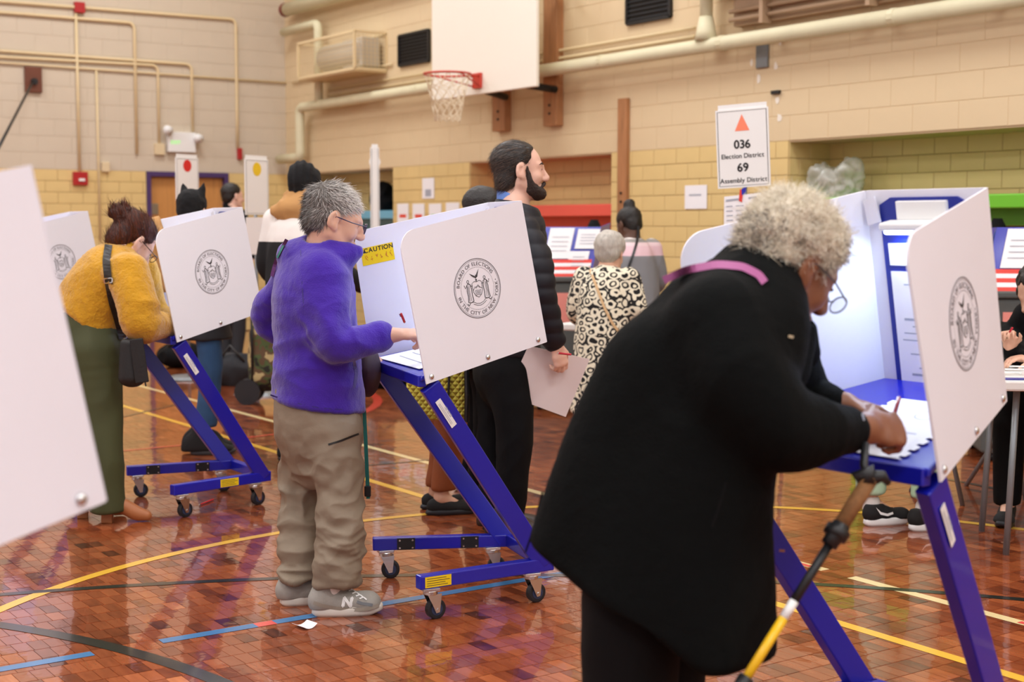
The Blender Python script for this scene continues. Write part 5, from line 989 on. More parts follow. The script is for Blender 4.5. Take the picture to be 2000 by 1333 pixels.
    # folder
    c = q(1060, 745, 6.02); fo_ = empty('folder', W(*c), RZ, 'large white paper folder held low in the hand of the bearded man', 'folder'); bb = MB(); pts = [q(988, 772, 6.13), q(1032, 676, 6.13), q(1152, 702, 6.17), q(1105, 815, 6.17)]; bb.slab([a-c for a in pts], (0.0, .006, 0)); bb.build('cover', mat('folder_white', (224, 210, 208), .55), fo_)
    pen(q(1088, 690, 6.02), q(1116, 693, 6.02), (190, 30, 50), 'red pen in the hand of the bearded man', clip=False)
man()
# ================================================================ people further back
def band_mat(name, stops, rough=.9):                              # horizontal knit bands by height
    m = bpy.data.materials.new(name); m.use_nodes = True; nt = m.node_tree; N = nt.nodes.new; L = nt.links.new; b = nt.nodes['Principled BSDF']; b.inputs['Roughness'].default_value = rough; tc = N('ShaderNodeTexCoord'); sx = N('ShaderNodeSeparateXYZ'); L(tc.outputs['Object'], sx.inputs[0])
    mr = N('ShaderNodeMapRange'); mr.inputs[1].default_value = stops[0][0]; mr.inputs[2].default_value = stops[-1][0]; L(sx.outputs['Z'], mr.inputs[0]); r = N('ShaderNodeValToRGB'); r.color_ramp.interpolation = 'CONSTANT'; z0, z1 = stops[0][0], stops[-1][0]; e = r.color_ramp.elements
    for i, (z, c) in enumerate(stops):
        t = (z-z0)/(z1-z0); x = e[0] if i == 0 else (e[1] if i == 1 else e.new(t)); x.position = t; x.color = (*lin(c), 1)
    L(mr.outputs[0], r.inputs['Fac']); L(r.outputs['Color'], b.inputs['Base Color']); return m
def scallop_mat():                                               # black and cream figured jacquard
    m = bpy.data.materials.new('figured_coat'); m.use_nodes = True; nt = m.node_tree; N = nt.nodes.new; L = nt.links.new; b = nt.nodes['Principled BSDF']; b.inputs['Roughness'].default_value = .9; tc = N('ShaderNodeTexCoord'); mp = N('ShaderNodeMapping'); mp.inputs['Scale'].default_value = (16, 16, 19); nz = N('ShaderNodeTexNoise'); nz.inputs['Scale'].default_value = 14; L(tc.outputs['Object'], nz.inputs['Vector']); ad = N('ShaderNodeMix'); ad.data_type = 'VECTOR'; ad.inputs[0].default_value = .05; L(tc.outputs['Object'], ad.inputs[4]); L(nz.outputs['Color'], ad.inputs[5]); L(ad.outputs[1], mp.inputs[0])
    v = N('ShaderNodeTexVoronoi'); v.inputs['Scale'].default_value = 1; v.inputs['Randomness'].default_value = .45; L(mp.outputs[0], v.inputs['Vector']); s_ = N('ShaderNodeMath'); s_.operation = 'MULTIPLY'; s_.inputs[1].default_value = 17; L(v.outputs['Distance'], s_.inputs[0]); c = N('ShaderNodeMath'); c.operation = 'SINE'; L(s_.outputs[0], c.inputs[0])
    r = N('ShaderNodeValToRGB'); r.color_ramp.interpolation = 'CONSTANT'; e = r.color_ramp.elements; e[0].color = (*lin((232, 224, 200)), 1); e[1].position = .52; e[1].color = (*lin((24, 22, 22)), 1); q = N('ShaderNodeMath'); q.operation = 'MULTIPLY_ADD'; q.inputs[1].default_value = -.5; q.inputs[2].default_value = .42; L(c.outputs[0], q.inputs[0]); L(q.outputs[0], r.inputs['Fac']); L(r.outputs['Color'], b.inputs['Base Color']); return m
def camo_mat(name):
    m = bpy.data.materials.new(name); m.use_nodes = True; nt = m.node_tree; N = nt.nodes.new; L = nt.links.new; b = nt.nodes['Principled BSDF']; b.inputs['Roughness'].default_value = .85; tc = N('ShaderNodeTexCoord'); n = N('ShaderNodeTexNoise'); n.inputs['Scale'].default_value = 9; n.inputs['Detail'].default_value = 2; L(tc.outputs['Object'], n.inputs['Vector']); r = N('ShaderNodeValToRGB'); r.color_ramp.interpolation = 'CONSTANT'; e = r.color_ramp.elements; e[0].color = (*lin((34, 30, 24)), 1); e[1].position = .43; e[1].color = (*lin((70, 84, 46)), 1)
    for t, c in ((.5, (88, 66, 44)), (.58, (176, 158, 112))): x = e.new(t); x.color = (*lin(c), 1)
    L(n.outputs['Fac'], r.inputs['Fac']); L(r.outputs['Color'], b.inputs['Base Color']); return m
xd = lambda px, D: (px-CX)/FPX*D
def dress(J, label, base, skin_m, top_m, leg_m, shoe_m, sole_m, topkw={}, legkw={}, vs=.012, hair=None, disp=None, shoes={}, handkw={}, hood=None):
    p = Person(base, label); S = Sh(.009); base_body(S, J, **handkw); o = p.body(S, skin_m); J['head'].eyes(o, p.base); T = Sh(vs); trousers(T, J, **legkw); p.part('trousers', T, leg_m, folds(.006)); A = Sh(vs); top(A, J, **topkw)
    if hood: hood(A)
    J['head'] and A.cone(J['head'](0, -.01, -.06), J['head'](0, .06, .03), .07*J['k'], .085*J['k'], .01, sub=True) if not hood else None
    p.top = p.part('jacket', A, top_m, disp or folds(.008)); simple_shoes(p, J, shoe_m, sole_m, **shoes); return p
def cap_hair(p, J, m, cutn=(0, .8, -.6), cp=(0, .055, .05), grow=1.0, bun=None, low=-.07, extra=None, name='hair', disp=None):
    H = J['head']; B = Sh(.008); E_ = lambda c, r, k=.015: B.ell(H(*c), [v*H.sc for v in r], H.R, k); E_((0, -.022, .055), (.082*grow, .104*grow, .084*grow)); E_((0, -.06, -.01), (.066*grow, .05*grow, .06), .03)
    if extra: extra(B, E_, H)
    B.cut(H(*cp), H.R@np.array(cutn), .008); B.cut(H(0, -.06, low), H.R@np.array((0, .2, -1)), .008)
    if bun: E_(*bun)
    return p.part(name, B, m, disp or (lambda P_: .003*vnoise(P_*50)))
M_denim = mat('denim', (46, 84, 126), .85, var=.35, vscale=7, bump=.1); M_boot = mat('black_suede', (20, 19, 20), .85); M_tanc = mat('tan_canvas', (190, 142, 86), .85, var=.12, vscale=7); M_brownt = mat('rust_trousers', (136, 70, 30), .8, var=.15, vscale=7); M_mint = mat('mint_cotton', (176, 206, 176), .85); M_char = mat('charcoal_cloth', (36, 37, 42), .85, var=.15)
M_skb = skin('deep', (92, 60, 44)); M_gsweat = mat('grey_knit', (130, 130, 134), .95, bump=.3, bscale=80)
# tan coat draped over the front corner of the left booth's far panel
f_, lu_, lv_ = panelfn(-1); b = MB(); nu, nv = 22, 26; vs = []
for i in range(nu+1):
    u = -.10+.60*i/nu
    for j in range(nv+1):
        t = j/nv; th_ = (t-.5)*2; ru_ = .13*lv_/lu_; vt_ = 1.0 if u > ru_ else 1-.13+.13*math.sqrt(max(0, 1-((ru_-u)/ru_)**2)) if u > 0 else .87+u*.8
        drop = max(0, abs(th_)-.06)*(.78 if th_ < 0 else .45); nn = (.03+.05*abs(th_))*math.tanh(th_*9)*(.6+.4*math.sin(u*19+th_*2)) + .012*math.sin(u*42+th_*5); vs.append(f_(u+.03*math.sin(t*7), vt_+.035-drop, nn+.003))
b.add(vs, [(i*(nv+1)+j, (i+1)*(nv+1)+j, (i+1)*(nv+1)+j+1, i*(nv+1)+j+1) for i in range(nu) for j in range(nv)]); M_tanc = mat('tan_canvas', (190, 142, 86), .85, var=.12, vscale=7)
o = b.build('coat', M_tanc, None, loc=BO[1].location, rz=RZ+BOOTHS[1][1], smooth=True); sd_ = o.modifiers.new('s', 'SOLIDIFY'); sd_.thickness = .008; setp(o, 'tan coat draped over the panel of the booth beside the mustard sweater', 'coat')
# cat-eared hat, jeans
J = skeleton(xd(398, 8.6), 8.6, 1.56, 12, -11, 8, 75, stance=.09); p = dress(J, 'person in a black cat-eared hat, dark coat and blue jeans behind the left booth', (xd(404, 8.6), 8.6), M_skl, M_char, M_denim, M_boot, mat('dark_sole', (52, 50, 52), .7), dict(hem=-.16, rh=(.2, .16)), dict(kn=.074, an=.068, zb=.17), shoes=dict(h=.16, w=.046, name='boot', toe_h=.04))
def ears(B, E_, H):
    for e in (-1, 1): B.cone(H(e*.055, -.01, .12), H(e*.075, -.01, .185), .03, .006, .01)
cap_hair(p, J, mat('black_knit', (16, 16, 18), .95, bump=.4, bscale=70), (0, .75, -.66), (0, .07, .03), 1.1, None, -.05, ears, 'cat_eared_hat')
# black beanie, tan hood, white and black jacket
J = skeleton(xd(588, 8.3), 8.3, 1.69, 62, 4, 0); M_wb = band_mat('white_black_jacket', [(0, (20, 20, 22)), (1.20, (20, 20, 22)), (1.285, (236, 230, 224)), (1.8, (236, 230, 224))])
def hd(A): pass
p = dress(J, 'person in a black beanie and white and black jacket behind the purple fleece', (xd(588, 8.3), 8.3), M_skb, M_wb, M_blkcloth, M_boot, M_rubber, dict(sl=(.085, .07, .055), rt=(.23, .16), rwa=(.22, .17), rh=(.22, .17))); H = J['head']
B = Sh(.01); B.econe(H(0, -.07, -.13), H(0, -.05, -.075), (.15, .11), (.12, .095), J['r'], .03); B.ell(H(-.02, -.13, -.12), (.14, .07, .06), H.R, .03); B.cone(H(0, .02, -.1), H(0, .03, .05), .08, .08, .01, sub=True); p.part('tan_hood', B, M_tanc, folds(.01, (14, 14, 14)), p.top)
cap_hair(p, J, mat('black_knit', (16, 16, 18), .95), (0, .75, -.66), (0, .07, .03), 1.16, None, -.09, lambda B, E_, H: E_((0, -.05, .11), (.06, .07, .06), .04), 'beanie', lambda P_: .004*np.sin(P_[:, 0]*160)+.003*vnoise(P_*40))
# man near the door
J = skeleton(xd(452, 13.9), 13.9, 1.76, 40, 0, 0); p = dress(J, 'dark-haired person standing by the purple door frame in the distance', (xd(452, 13.9), 13.9), M_skm, M_blkcloth, M_char, M_boot, M_rubber, dict(sl=(.07, .06, .05), collar=.06)); cap_hair(p, J, M_dkunder, (0, .86, -.5), (0, .05, .05), 1.0)
# rust trousers, slip-on shoes, bent behind the middle booth
J = skeleton(xd(862, 6.8), 6.8, 1.55, 14, 62, 40, stance=.07); p = dress(J, 'person in rust brown trousers and black slip-ons bent behind the middle booth', (xd(862, 6.8), 6.8), M_skl, M_char, M_brownt, M_boot, M_rubber, {}, dict(kn=.085, an=.06, zb=.115, th=.1), shoes=dict(ankle=False, h=.06, w=.045, sole=.022, name='slip_on_shoe', toe_h=.055)); cap_hair(p, J, M_dkunder)
# yellow quilted tote hanging in front of that person
def quilt_mat(name, rgb):
    m = bpy.data.materials.new(name); m.use_nodes = True; nt = m.node_tree; N = nt.nodes.new; L = nt.links.new; b = nt.nodes['Principled BSDF']; b.inputs['Roughness'].default_value = .7; b.inputs['Base Color'].default_value = (*lin(rgb), 1); tc = N('ShaderNodeTexCoord'); hs = []
    for a in (.7, -.7):
        mp = N('ShaderNodeMapping'); mp.inputs['Rotation'].default_value = (0, a, 0); L(tc.outputs['Object'], mp.inputs[0]); w = N('ShaderNodeTexWave'); w.inputs['Scale'].default_value = 14; w.wave_profile = 'TRI'; L(mp.outputs[0], w.inputs['Vector']); hs.append(w)
    mn = N('ShaderNodeMath'); mn.operation = 'MINIMUM'; L(hs[0].outputs['Fac'], mn.inputs[0]); L(hs[1].outputs['Fac'], mn.inputs[1]); bp = N('ShaderNodeBump'); bp.inputs['Distance'].default_value = .02; L(mn.outputs[0], bp.inputs['Height']); L(bp.outputs[0], b.inputs['Normal']); return m
c = pc(853, 770, 6.45); tb = empty('tote_bag', W(*c), RZ, 'yellow diamond-quilted bag with black trim seen through the middle booth legs', 'bag'); b = MB(); b.box((0, 0, .02), (.135, .07, .135)); b.build('bag_body', quilt_mat('quilt_yellow', (214, 196, 72)), tb, .03); b = MB(); b.tube([(.138, -.06, .15), (.142, -.07, 0), (.138, -.06, -.12)], .012, 8); b.build('trim', M_black, tb)
for x0, x1, z1 in ((-.08, -.02, -.02), (.05, .05, -.1)): b = MB(); b.tube([(x0, -.078, .15), (x0+.01, -.08, .08), (x1, -.08, z1)], .006, 6); b.build('strap', M_black, tb)
# person in black behind the bearded man
J = skeleton(xd(928, 7.3), 7.3, 1.53, 20, 4, 5, stance=.07); p = dress(J, 'dark-haired person in black, mostly hidden between the middle booth and the bearded man', (xd(928, 7.3), 7.3), M_skb, M_blkcloth, M_blkcloth, M_boot, M_shoesole, dict(hem=-.2)); cap_hair(p, J, M_dkunder, grow=1.12)
# figured coat
J = skeleton(xd(1178, 8.5), 8.5, 1.29, 62, 12, 12, stance=.09); k = .0; p = dress(J, 'white-haired person in a black and cream figured coat', (xd(1178, 8.5), 8.5), M_skl, scallop_mat(), M_blkcloth, M_boot, M_rubber, dict(hem=-.45, rt=(.22, .16), rwa=(.22, .18), rh=(.25, .22), sl=(.09, .08, .062), collar=.05), disp=folds(.006)); M_wh = mat('white_hair', (196, 190, 180), .7, var=.25, vscale=60, bump=.5, bscale=90, stretch=(1, 1, .3)); cap_hair(p, J, M_wh, (0, .8, -.6), (0, .06, .04), 1.16, None, -.1)
ribbon(p, [p.top], [(1152, 527), (1165, 560), (1180, 600), (1196, 632), (1212, 652)], 5, mat('tan_strap', (206, 170, 124), .6), 'bag_strap', .008)
# pink and grey sweater
J = skeleton(xd(1242, 10.0), 10.0, 1.47, 118, 9, 22, 128); M_fair = band_mat('pink_grey_sweater', [(0, (128, 128, 132)), (1.165, (222, 188, 196)), (1.235, (226, 200, 204)), (1.26, (150, 146, 142)), (1.285, (236, 228, 224)), (1.31, (140, 134, 132)), (1.335, (226, 192, 200)), (1.375, (120, 118, 120)), (1.6, (120, 118, 120))])
p = dress(J, 'person in a pink and grey patterned sweater bending towards the wall', (xd(1238, 10), 10.0), M_skb, M_fair, M_char, M_boot, M_rubber, dict(hem=-.12, rt=(.205, .15), rwa=(.2, .155), rh=(.2, .16), sl=(.078, .07, .055), collar=.05)); cap_hair(p, J, M_dkunder, (0, .86, -.5), (0, .06, .05), 1.02, ((0, -.06, .145), (.045, .045, .04), .015)); ribbon(p, [p.top], [(1247, 442), (1245, 470), (1236, 500), (1228, 522)], 5, M_black, 'bag_strap', .008)
# mint trousers and black trainers behind the lit booth
J = skeleton(xd(1772, 6.55), 6.55, 1.45, 8, 4, 20, stance=.0); 
for n, px, py in (('R', 1826, 1034), ('L', 1722, 1024)): g = fl(px, py); J['ank'+n] = np.array((g[0]-.05, g[1], .1)); J['kne'+n] = np.array((g[0]-.04, g[1], .45)); J['hip'+n] = np.array((J['pel'][0], g[1], .78))
p = Person((xd(1772, 6.55), 6.55), 'person in mint green trousers and black trainers behind the lit booth'); S = Sh(.008); base_body(S, J); p.body(S, M_skl); T = Sh(.01); trousers(T, J, th=.095, kn=.085, an=.075, zb=.145); p.part('trousers', T, M_mint, folds(.006)); A = Sh(.012); top(A, J); p.part('jacket', A, M_char, folds(.008)); cap_hair(p, J, M_dkunder)
for n, hp, tp in (('L', (1690, 1028), (1776, 1021)), ('R', (1778, 1038), (1868, 1032))):
    u_, qq = shoe(p, fl(*hp), fl(*tp), M_boot, M_label, .065, .044, .034, 'trainer', .005); cx = (hp[0]+tp[0])/2; cy = hp[1]-28
    sw_ = [(cx-22, cy-8), (cx-12, cy+1), (cx, cy+4), (cx+10, cy+1), (cx+11, cy-8), (cx+13, cy-8), (cx+12, cy+5), (cx+1, cy+9), (cx-13, cy+6)]; pixdecal(p, [u_], [(sw_, [(0, 1, 8), (1, 2, 7, 8), (2, 3, 6, 7), (3, 4, 5, 6)])], M_label, 'side_swoosh', .003, u_); a = J['ank'+n]; B = Sh(.006); B.cone(a-np.array((0, 0, .02)), a+np.array((0, 0, .005)), .042, .04); p.part('sock', B, M_sock)
# seated poll worker at the right edge
q = pc; p = Person((xd(2010, 6.75), 6.75), 'black-haired poll worker in black seated at the white table on the right edge'); H = Head(q(2030, 572, 6.6), 200, 30, 0, 1.0); S = Sh(.008); pel = np.array((xd(2040, 6.9), 6.9, .5)); nk = q(2018, 620, 6.65); r = frame(245)[:, 0]; H.add(S, nk); che = pel*.4+nk*.6; S.loft([nk, che, pel], [(.09, .06), (.14, .1), (.14, .1)], r)
shR, eR, wR = che+r*.17+np.array((0, 0, .08)), q(1995, 700, 6.4), q(1972, 680, 6.3); sL, eL, wL = che-r*.17+np.array((0, 0, .08)), q(2040, 710, 6.3), q(2010, 700, 6.25); fw = frame(245)[:, 1]
for s_, e_, w_ in ((shR, eR, wR), (sL, eL, wL)): S.chain([s_, e_, w_], [.045, .036, .026])
add_hand(S, wR, (-.2, -.3, .8), (-.5, -.6, .2), (.8, -.5, .2), (.9, 1.0, .6), .95); add_hand(S, wL, (-1, -.3, 0), (0, 0, -1), (0, -1, 0), (.3, .4, .3), .95); kn = []
for e in (-1, 1): hp = pel+r*.1*e; kk = hp+fw*.42+np.array((0, 0, .02)); kk[2] = .52; ak = kk.copy(); ak[2] = .09; S.chain([hp, kk, ak], [.075, .055, .035]); S.cone(ak, ak+fw*.1-np.array((0, 0, .04)), .03, .025); kn.append((hp, kk, ak))
o = p.body(S, M_skl); T = Sh(.012); A = Sh(.01)
for hp, kk, ak in kn: T.chain([hp, kk, ak], [.095, .075, .06])
T.cut((0, 0, .08), (0, 0, -1)); p.part('trousers', T, M_blkcloth, folds(.005)); A.loft([nk, che, pel], [(.09, .08), (.18, .13), (.18, .14)], r, .05); A.chain([shR, eR, wR*.85+eR*.15], [.075, .06, .045]); A.chain([sL, eL, wL], [.075, .06, .045]); p.part('black_top', A, M_blkcloth, folds(.006))
for hp, kk, ak in kn: shoe(p, ak-fw*.06, ak+fw*.19, M_boot, M_rubber, vs=.008)
B = Sh(.008); E_ = lambda c, rr, k=.02: B.ell(H(*c), rr, H.R, k); E_((0, -.03, .05), (.092, .115, .092)); E_((0, -.09, -.08), (.12, .07, .14), .04); E_((.1, -.0, -.1), (.045, .07, .14), .03); E_((-.095, -.02, -.1), (.035, .05, .12), .03); B.cut(H(0, .062, .05), H.R@np.array((0, .9, -.4)), .01); p.part('hair', B, mat('black_curls', (18, 15, 15), .5, bump=.6, bscale=60), lambda P_: .01*vnoise(P_*25)+.005*vnoise(P_*60)); pen(q(1968, 655, 6.24), q(1978, 640, 6.22), (190, 24, 48), 'red and blue pen in the hand of the seated poll worker')
# ================================================================ furniture, signs, papers and small things
def tabletop(name, c, yaw, L, Wd, h, label, m=None):
    e = empty(name, W(c[0], c[1]), RZ+yaw, label, 'table'); MB().lohi((-L/2, -Wd/2, h-.045), (L/2, Wd/2, h)).build('tabletop', m or mat('table_white', (226, 224, 220), .45), e, .01)
    for sx in (-1, 1):
        for sy in (-1, 1): MB().tube([(sx*(L/2-.15), sy*(Wd/2-.1), h-.045), (sx*(L/2-.12), sy*(Wd/2-.08), 0)], .014, 8).build('leg', M_grey, e, smooth=True)
    return e
tabletop('folding_table', (xd(2235, 6.0)+.06, 6.05), math.radians(-6), 1.5, .62, .745, 'white folding table at the right edge with a cable and card on it'); tabletop('folding_table', (xd(1330, 9.2), 9.2), math.radians(-30), 1.5, .6, .74, 'white folding table between the figured coat and the scanner')
c = pc(1985, 712, 6.0); b = MB(); b.tube([np.array((.05*math.cos(t)+.02*t/6-.02, .03*math.sin(t), .004+.002*t)) for t in np.linspace(0, 16, 70)], .004, 6); o = b.build('cable', M_white, None, loc=W(c[0], c[1]+.02, .747), rz=RZ, smooth=True); setp(o, 'white cable coiled on the right-hand table', 'cable')
o = MB().lohi((-.09, -.02, 0), (.09, .05, .003)).build('blue_card', M_bluedk, None, loc=W(xd(1990, 5.85), 5.84, .746), rz=RZ-.1); setp(o, 'blue card at the front edge of the right-hand table', 'card')
# metal chair at the right table
e = empty('folding_chair', W(xd(1900, 7.2), 7.2), RZ+.4, 'dark metal folding chair behind the lit booth', 'chair')
for sx in (-1, 1):
    MB().tube([(sx*.2, -.2, 0), (sx*.2, -.05, .4), (sx*.2, .18, .82)], .012, 8).build('leg', M_grey, e, smooth=True); MB().tube([(sx*.18, .22, 0), (sx*.18, -.12, .44)], .012, 8).build('leg', M_grey, e, smooth=True)
MB().lohi((-.19, -.2, .42), (.19, .16, .45)).build('seat', M_char, e, .01); MB().lohi((-.2, .13, .58), (.2, .155, .80)).build('backrest', M_char, e, .01)
# ballot scanners
M_bin = mat('scanner_grey', (84, 88, 86), .6); M_stripe = mat('stripe_red', (226, 62, 48), .5); M_tag = mat('pink_tag', (236, 150, 138), .6)
def scanner(c, yaw, label):
    e = empty('ballot_scanner', W(*c), RZ+yaw, label, 'ballot scanner'); MB().lohi((-.3, -.3, .05), (.3, .3, .96)).build('ballot_bin', M_bin, e, .02); MB().lohi((-.32, -.32, .96), (.32, .3, 1.0)).build('bin_lid', M_bin, e, .01); MB().lohi((-.2, -.309, .78-.12), (-.02, -.301, .78+.1)).build('bin_notice', M_tag, e)
    for x in (-.24, .24):
        for y in (-.24, .24): MB().tube([(x-.015, y, .03), (x+.015, y, .03)], .03, 10).build('wheel', M_rubber, e)
    f = lambda x, v, n=0: V3((x, -.24+v*.16, 1.0+v*.37))+V3((0, -.92, .39))*n; b = MB(); b.slab([f(-.3+.0, 0), f(.14, 0), f(.24, 1), f(-.2, 1)], (0, .012, .0)); fp = b.build('front_panel', M_blue, e)
    for s_, (x0, x1, v0, v1) in enumerate(((-.185, .0, .35, .97), (.03, .2, .55, .95), (.0, .15, .1, .5))):
        sh = lambda v: (v-.5)*.1; b = MB(); b.slab([f(x0+sh(v0), v0, .008), f(x1+sh(v0), v0, .008), f(x1+sh(v1), v1, .008), f(x0+sh(v1), v1, .008)], (0, -.002, .0)); pg = b.build('instruction_sheet', M_paper, fp)
        b = MB()
        for k in range(4): v = v0+(v1-v0)*(.25+.15*k); stroke(b, [(x0+.03+sh(v), v), (x1-.03+sh(v), v)], .012, lambda x, v: f(x, v, .013))
        b.build('sheet_print', M_pageink, fp)
    for k in range(5):
        v0, v1 = -.02+.07*k, .05+.07*k; b = MB(); b.slab([f(-.31+.1*v0, v0, .011), f(.13+.1*v0, v0, .011), f(.13+.1*v1, v1, .011), f(-.31+.1*v1, v1, .011)], (0, -.002, 0)); b.build('flag_stripe', M_stripe if k % 2 == 0 else M_paper, fp)
    b = MB(); b.slab([f(.14, 0), V3((.3, .12, 1.0)), V3((.36, .2, 1.40)), f(.24, 1)], (.01, 0, 0)); b.build('privacy_wing', M_blue, e); b = MB(); b.slab([V3((-.3, .0, 1.0)), V3((-.3, .25, 1.0)), V3((-.24, .28, 1.36)), f(-.2, 1)], (.01, 0, 0)); b.build('privacy_wing', M_blue, e); return e
scanner((xd(1108, 10.8), 10.9), .1, 'grey ballot scanner with blue instruction panel below the red table'); scanner((xd(2030, 8.3), 8.5), -.12, 'grey ballot scanner with blue panel cut by the right edge')
for px, lab in ((1160, 'black cone-shaped cover standing behind the scanner below the red table'), (1945, 'black cone-shaped cover behind the scanner at the right edge')):
    D_ = 11.7 if px < 1500 else 9.8; b = MB(); b.tube([(0, 0, 0), (0, 0, .9), (0, 0, 1.25), (0, 0, 1.43)], [.16, .15, .12, .03], 10); o = b.build('draped_cover', M_blkcloth, None, loc=W(xd(px, D_), D_, 0), smooth=True); setp(o, lab, 'cover')
# district sign stands
M_sign = mat('sign_white', (238, 238, 236), .45); M_orange = mat('sign_orange', (250, 138, 104), .5); M_signk = mat('sign_black', (28, 28, 30), .5)
def sign(name, px0, py0, px1, py1, D, yaw, label, shape, col, lines, w=.30, h=.45, roll=0, paper=None, pole=True):
    cz = pc((px0+px1)/2, py1, D); e = empty(name, W(cz[0], D, 0), RZ+yaw, label, 'sign'); zb = cz[2]; R_ = Matrix.Rotation(roll, 3, 'Y'); T_ = lambda x, z, n: R_@V3((x, 0, z))+V3((0, -n, zb)); b = MB(); b.slab([T_(-w/2, 0, 0), T_(w/2, 0, 0), T_(w/2, h, 0), T_(-w/2, h, 0)], (0, .008, 0)); bd = b.build('sign_board', M_sign, e)
    b = MB(); b.slab([T_(-w/2+.015, h, -.006), T_(w/2-.01, h, -.006), T_(w/2-.01, h+.03, -.006), T_(-w/2+.015, h+.03, -.006)], (0, .004, 0)); b.build('rear_card', M_sign, e); b = MB(); m_ = .012; stroke(b, [(-w/2+m_, m_), (w/2-m_, m_), (w/2-m_, h-m_), (-w/2+m_, h-m_)], .004, lambda x, y: T_(x, y, .0012), True); b.build('border', M_signk, bd); b = MB()
    pts = [(-.045, h*.72), (.045, h*.72), (0, h*.93)] if shape == 'tri' else [(.055*math.cos(t), h*.82+.055*math.sin(t)) for t in np.linspace(0, 2*math.pi, 20)[:-1]]; tri(b, pts, lambda x, y: T_(x, y, .0012)); b.build('symbol', col, bd); b = MB()
    for s_, size, y in lines: b = MB(); textmb(b, s_, size, lambda x, yy: T_(x, y*h+yy, .0014), .016 if size < .05 else .03); b.build('lettering', M_signk, bd)
    if paper: b = MB(); b.slab([T_(x, z, .002) for x, z in paper], (0, .002, 0)); pg = b.build('notice_sheet', M_paper, e)
    if pole: MB().tube([(0, .02, .02), (0, .02, zb+h*.8)], .014, 10).build('pole', M_grey, e, smooth=True); MB().tube([(0, .02, 0), (0, .02, .025)], [.2, .17], 20).build('base', M_grey, e)
    return e, T_
YW = math.radians(-145.4+90)                                     # parallel to the side wall
e, T_ = sign('district_sign', 1404, 208, 1503, 366, 8.6, YW*.45, 'white district sign reading 036 and 69 with an orange triangle', 'tri', M_orange, [('036', .07, .50), ('Election District', .039, .375), ('69', .07, .205), ('Assembly District', .039, .065)], .325, .47, -.05)
b = MB(); g = lambda x, z, n=.02: T_(x, z, n); b.slab([g(-.13, -.26), g(.1, -.25), g(.11, -.04), g(-.12, -.05)], (0, .002, 0)); b.build('calendar_sheet', M_paper, e); b = MB(); stroke(b, [(-.11, -.075), (-.03, -.07)], .012, lambda x, z: g(x, z, .022)); stroke(b, [(.03, -.068), (.1, -.062)], .012, lambda x, z: g(x, z, .022))
for k in range(5): stroke(b, [(-.11, -.11-.028*k), (-.07, -.11-.028*k)], .006, lambda x, z: g(x, z, .022)); stroke(b, [(-.05, -.11-.028*k), (.0, -.11-.028*k)], .005, lambda x, z: g(x, z, .022)); stroke(b, [(.02, -.11-.028*k), (.085, -.105-.028*k)], .005, lambda x, z: g(x, z, .022))
b.build('calendar_print', M_pageink, e); b = MB(); tri(b, [(-.03, -.08), (-.01, -.09), (.0, -.02), (-.02, -.01)], lambda x, z: g(x, z, .024)); b.build('sticker', M_stripe, e); b = MB(); tri(b, [(-.01, -.05), (.015, -.03), (.02, .0), (-.01, -.01)], lambda x, z: g(x, z, .025)); b.build('sticker', M_blue, e)
M_dotr = mat('sign_red', (214, 44, 40), .5); M_doty = mat('sign_yellow', (236, 200, 40), .5); bars = [('III', .05, .53), ('IIIIIIII', .03, .40), ('II', .05, .22), ('IIIIIIII', .03, .08)]
sign('district_sign', 352, 317, 382, 396, 12.8, math.radians(62), 'district sign with a red dot seen at a slant before the door', 'dot', M_dotr, [], .30, .40); sign('district_sign', 488, 313, 518, 420, 11.6, math.radians(62), 'district sign with a yellow dot and papers below, right of the door', 'dot', M_doty, [], .30, .45, paper=[(-.16, -.32), (.16, -.32), (.15, -.02), (-.15, -.02)])
sign('sign_post', 725, 292, 741, 446, 13.5, math.radians(20), 'slim white post standing in front of the blue recess', 'dot', M_sign, [], .085, .76)
# sheets taped to the wall
def sheet(x0, y0, x1, y1, label, mark=None, Xo=.012, mcol=None, mb_=(.2, .35, .8, .5)):
    a, c = onX(x0, y0, Xo), onX(x1, y0, Xo); zb = onX((x0+x1)/2, y1, Xo).z; w = (c.y-a.y)/2; h = (a.z+c.z)/2-zb; e = empty('notice', (0, (a.y+c.y)/2, zb), 0, label, 'notice'); MB().lohi((Xo, -w, 0), (Xo+.002, w, h)).build('sheet', M_paper, e)
    if mcol: MB().lohi((Xo+.0022, -w+2*w*mb_[0], h*mb_[1]), (Xo+.003, -w+2*w*mb_[2], h*mb_[3])).build('print', mcol, e)
sheet(825, 348, 848, 388, 'white notice with a dark square on the tiled pier, above the row of four', mcol=M_pageink, mb_=(.25, .1, .75, .45)); sheet(776, 398, 798, 440, 'leftmost of the four small notices, marked in red', mcol=M_stripe); sheet(806, 398, 829, 440, 'second of the four small notices, marked in red', mcol=M_stripe); sheet(838, 398, 862, 440, 'small notice marked in green, third in the row of four', mcol=mat('mark_green', (120, 200, 110), .6)); sheet(871, 396, 897, 438, 'rightmost of the four small notices, printed in grey', mcol=M_pageink)
sheet(1338, 362, 1381, 408, 'square white notice taped to the tiles left of the district sign', mcol=M_pageink, mb_=(.2, .55, .75, .62))
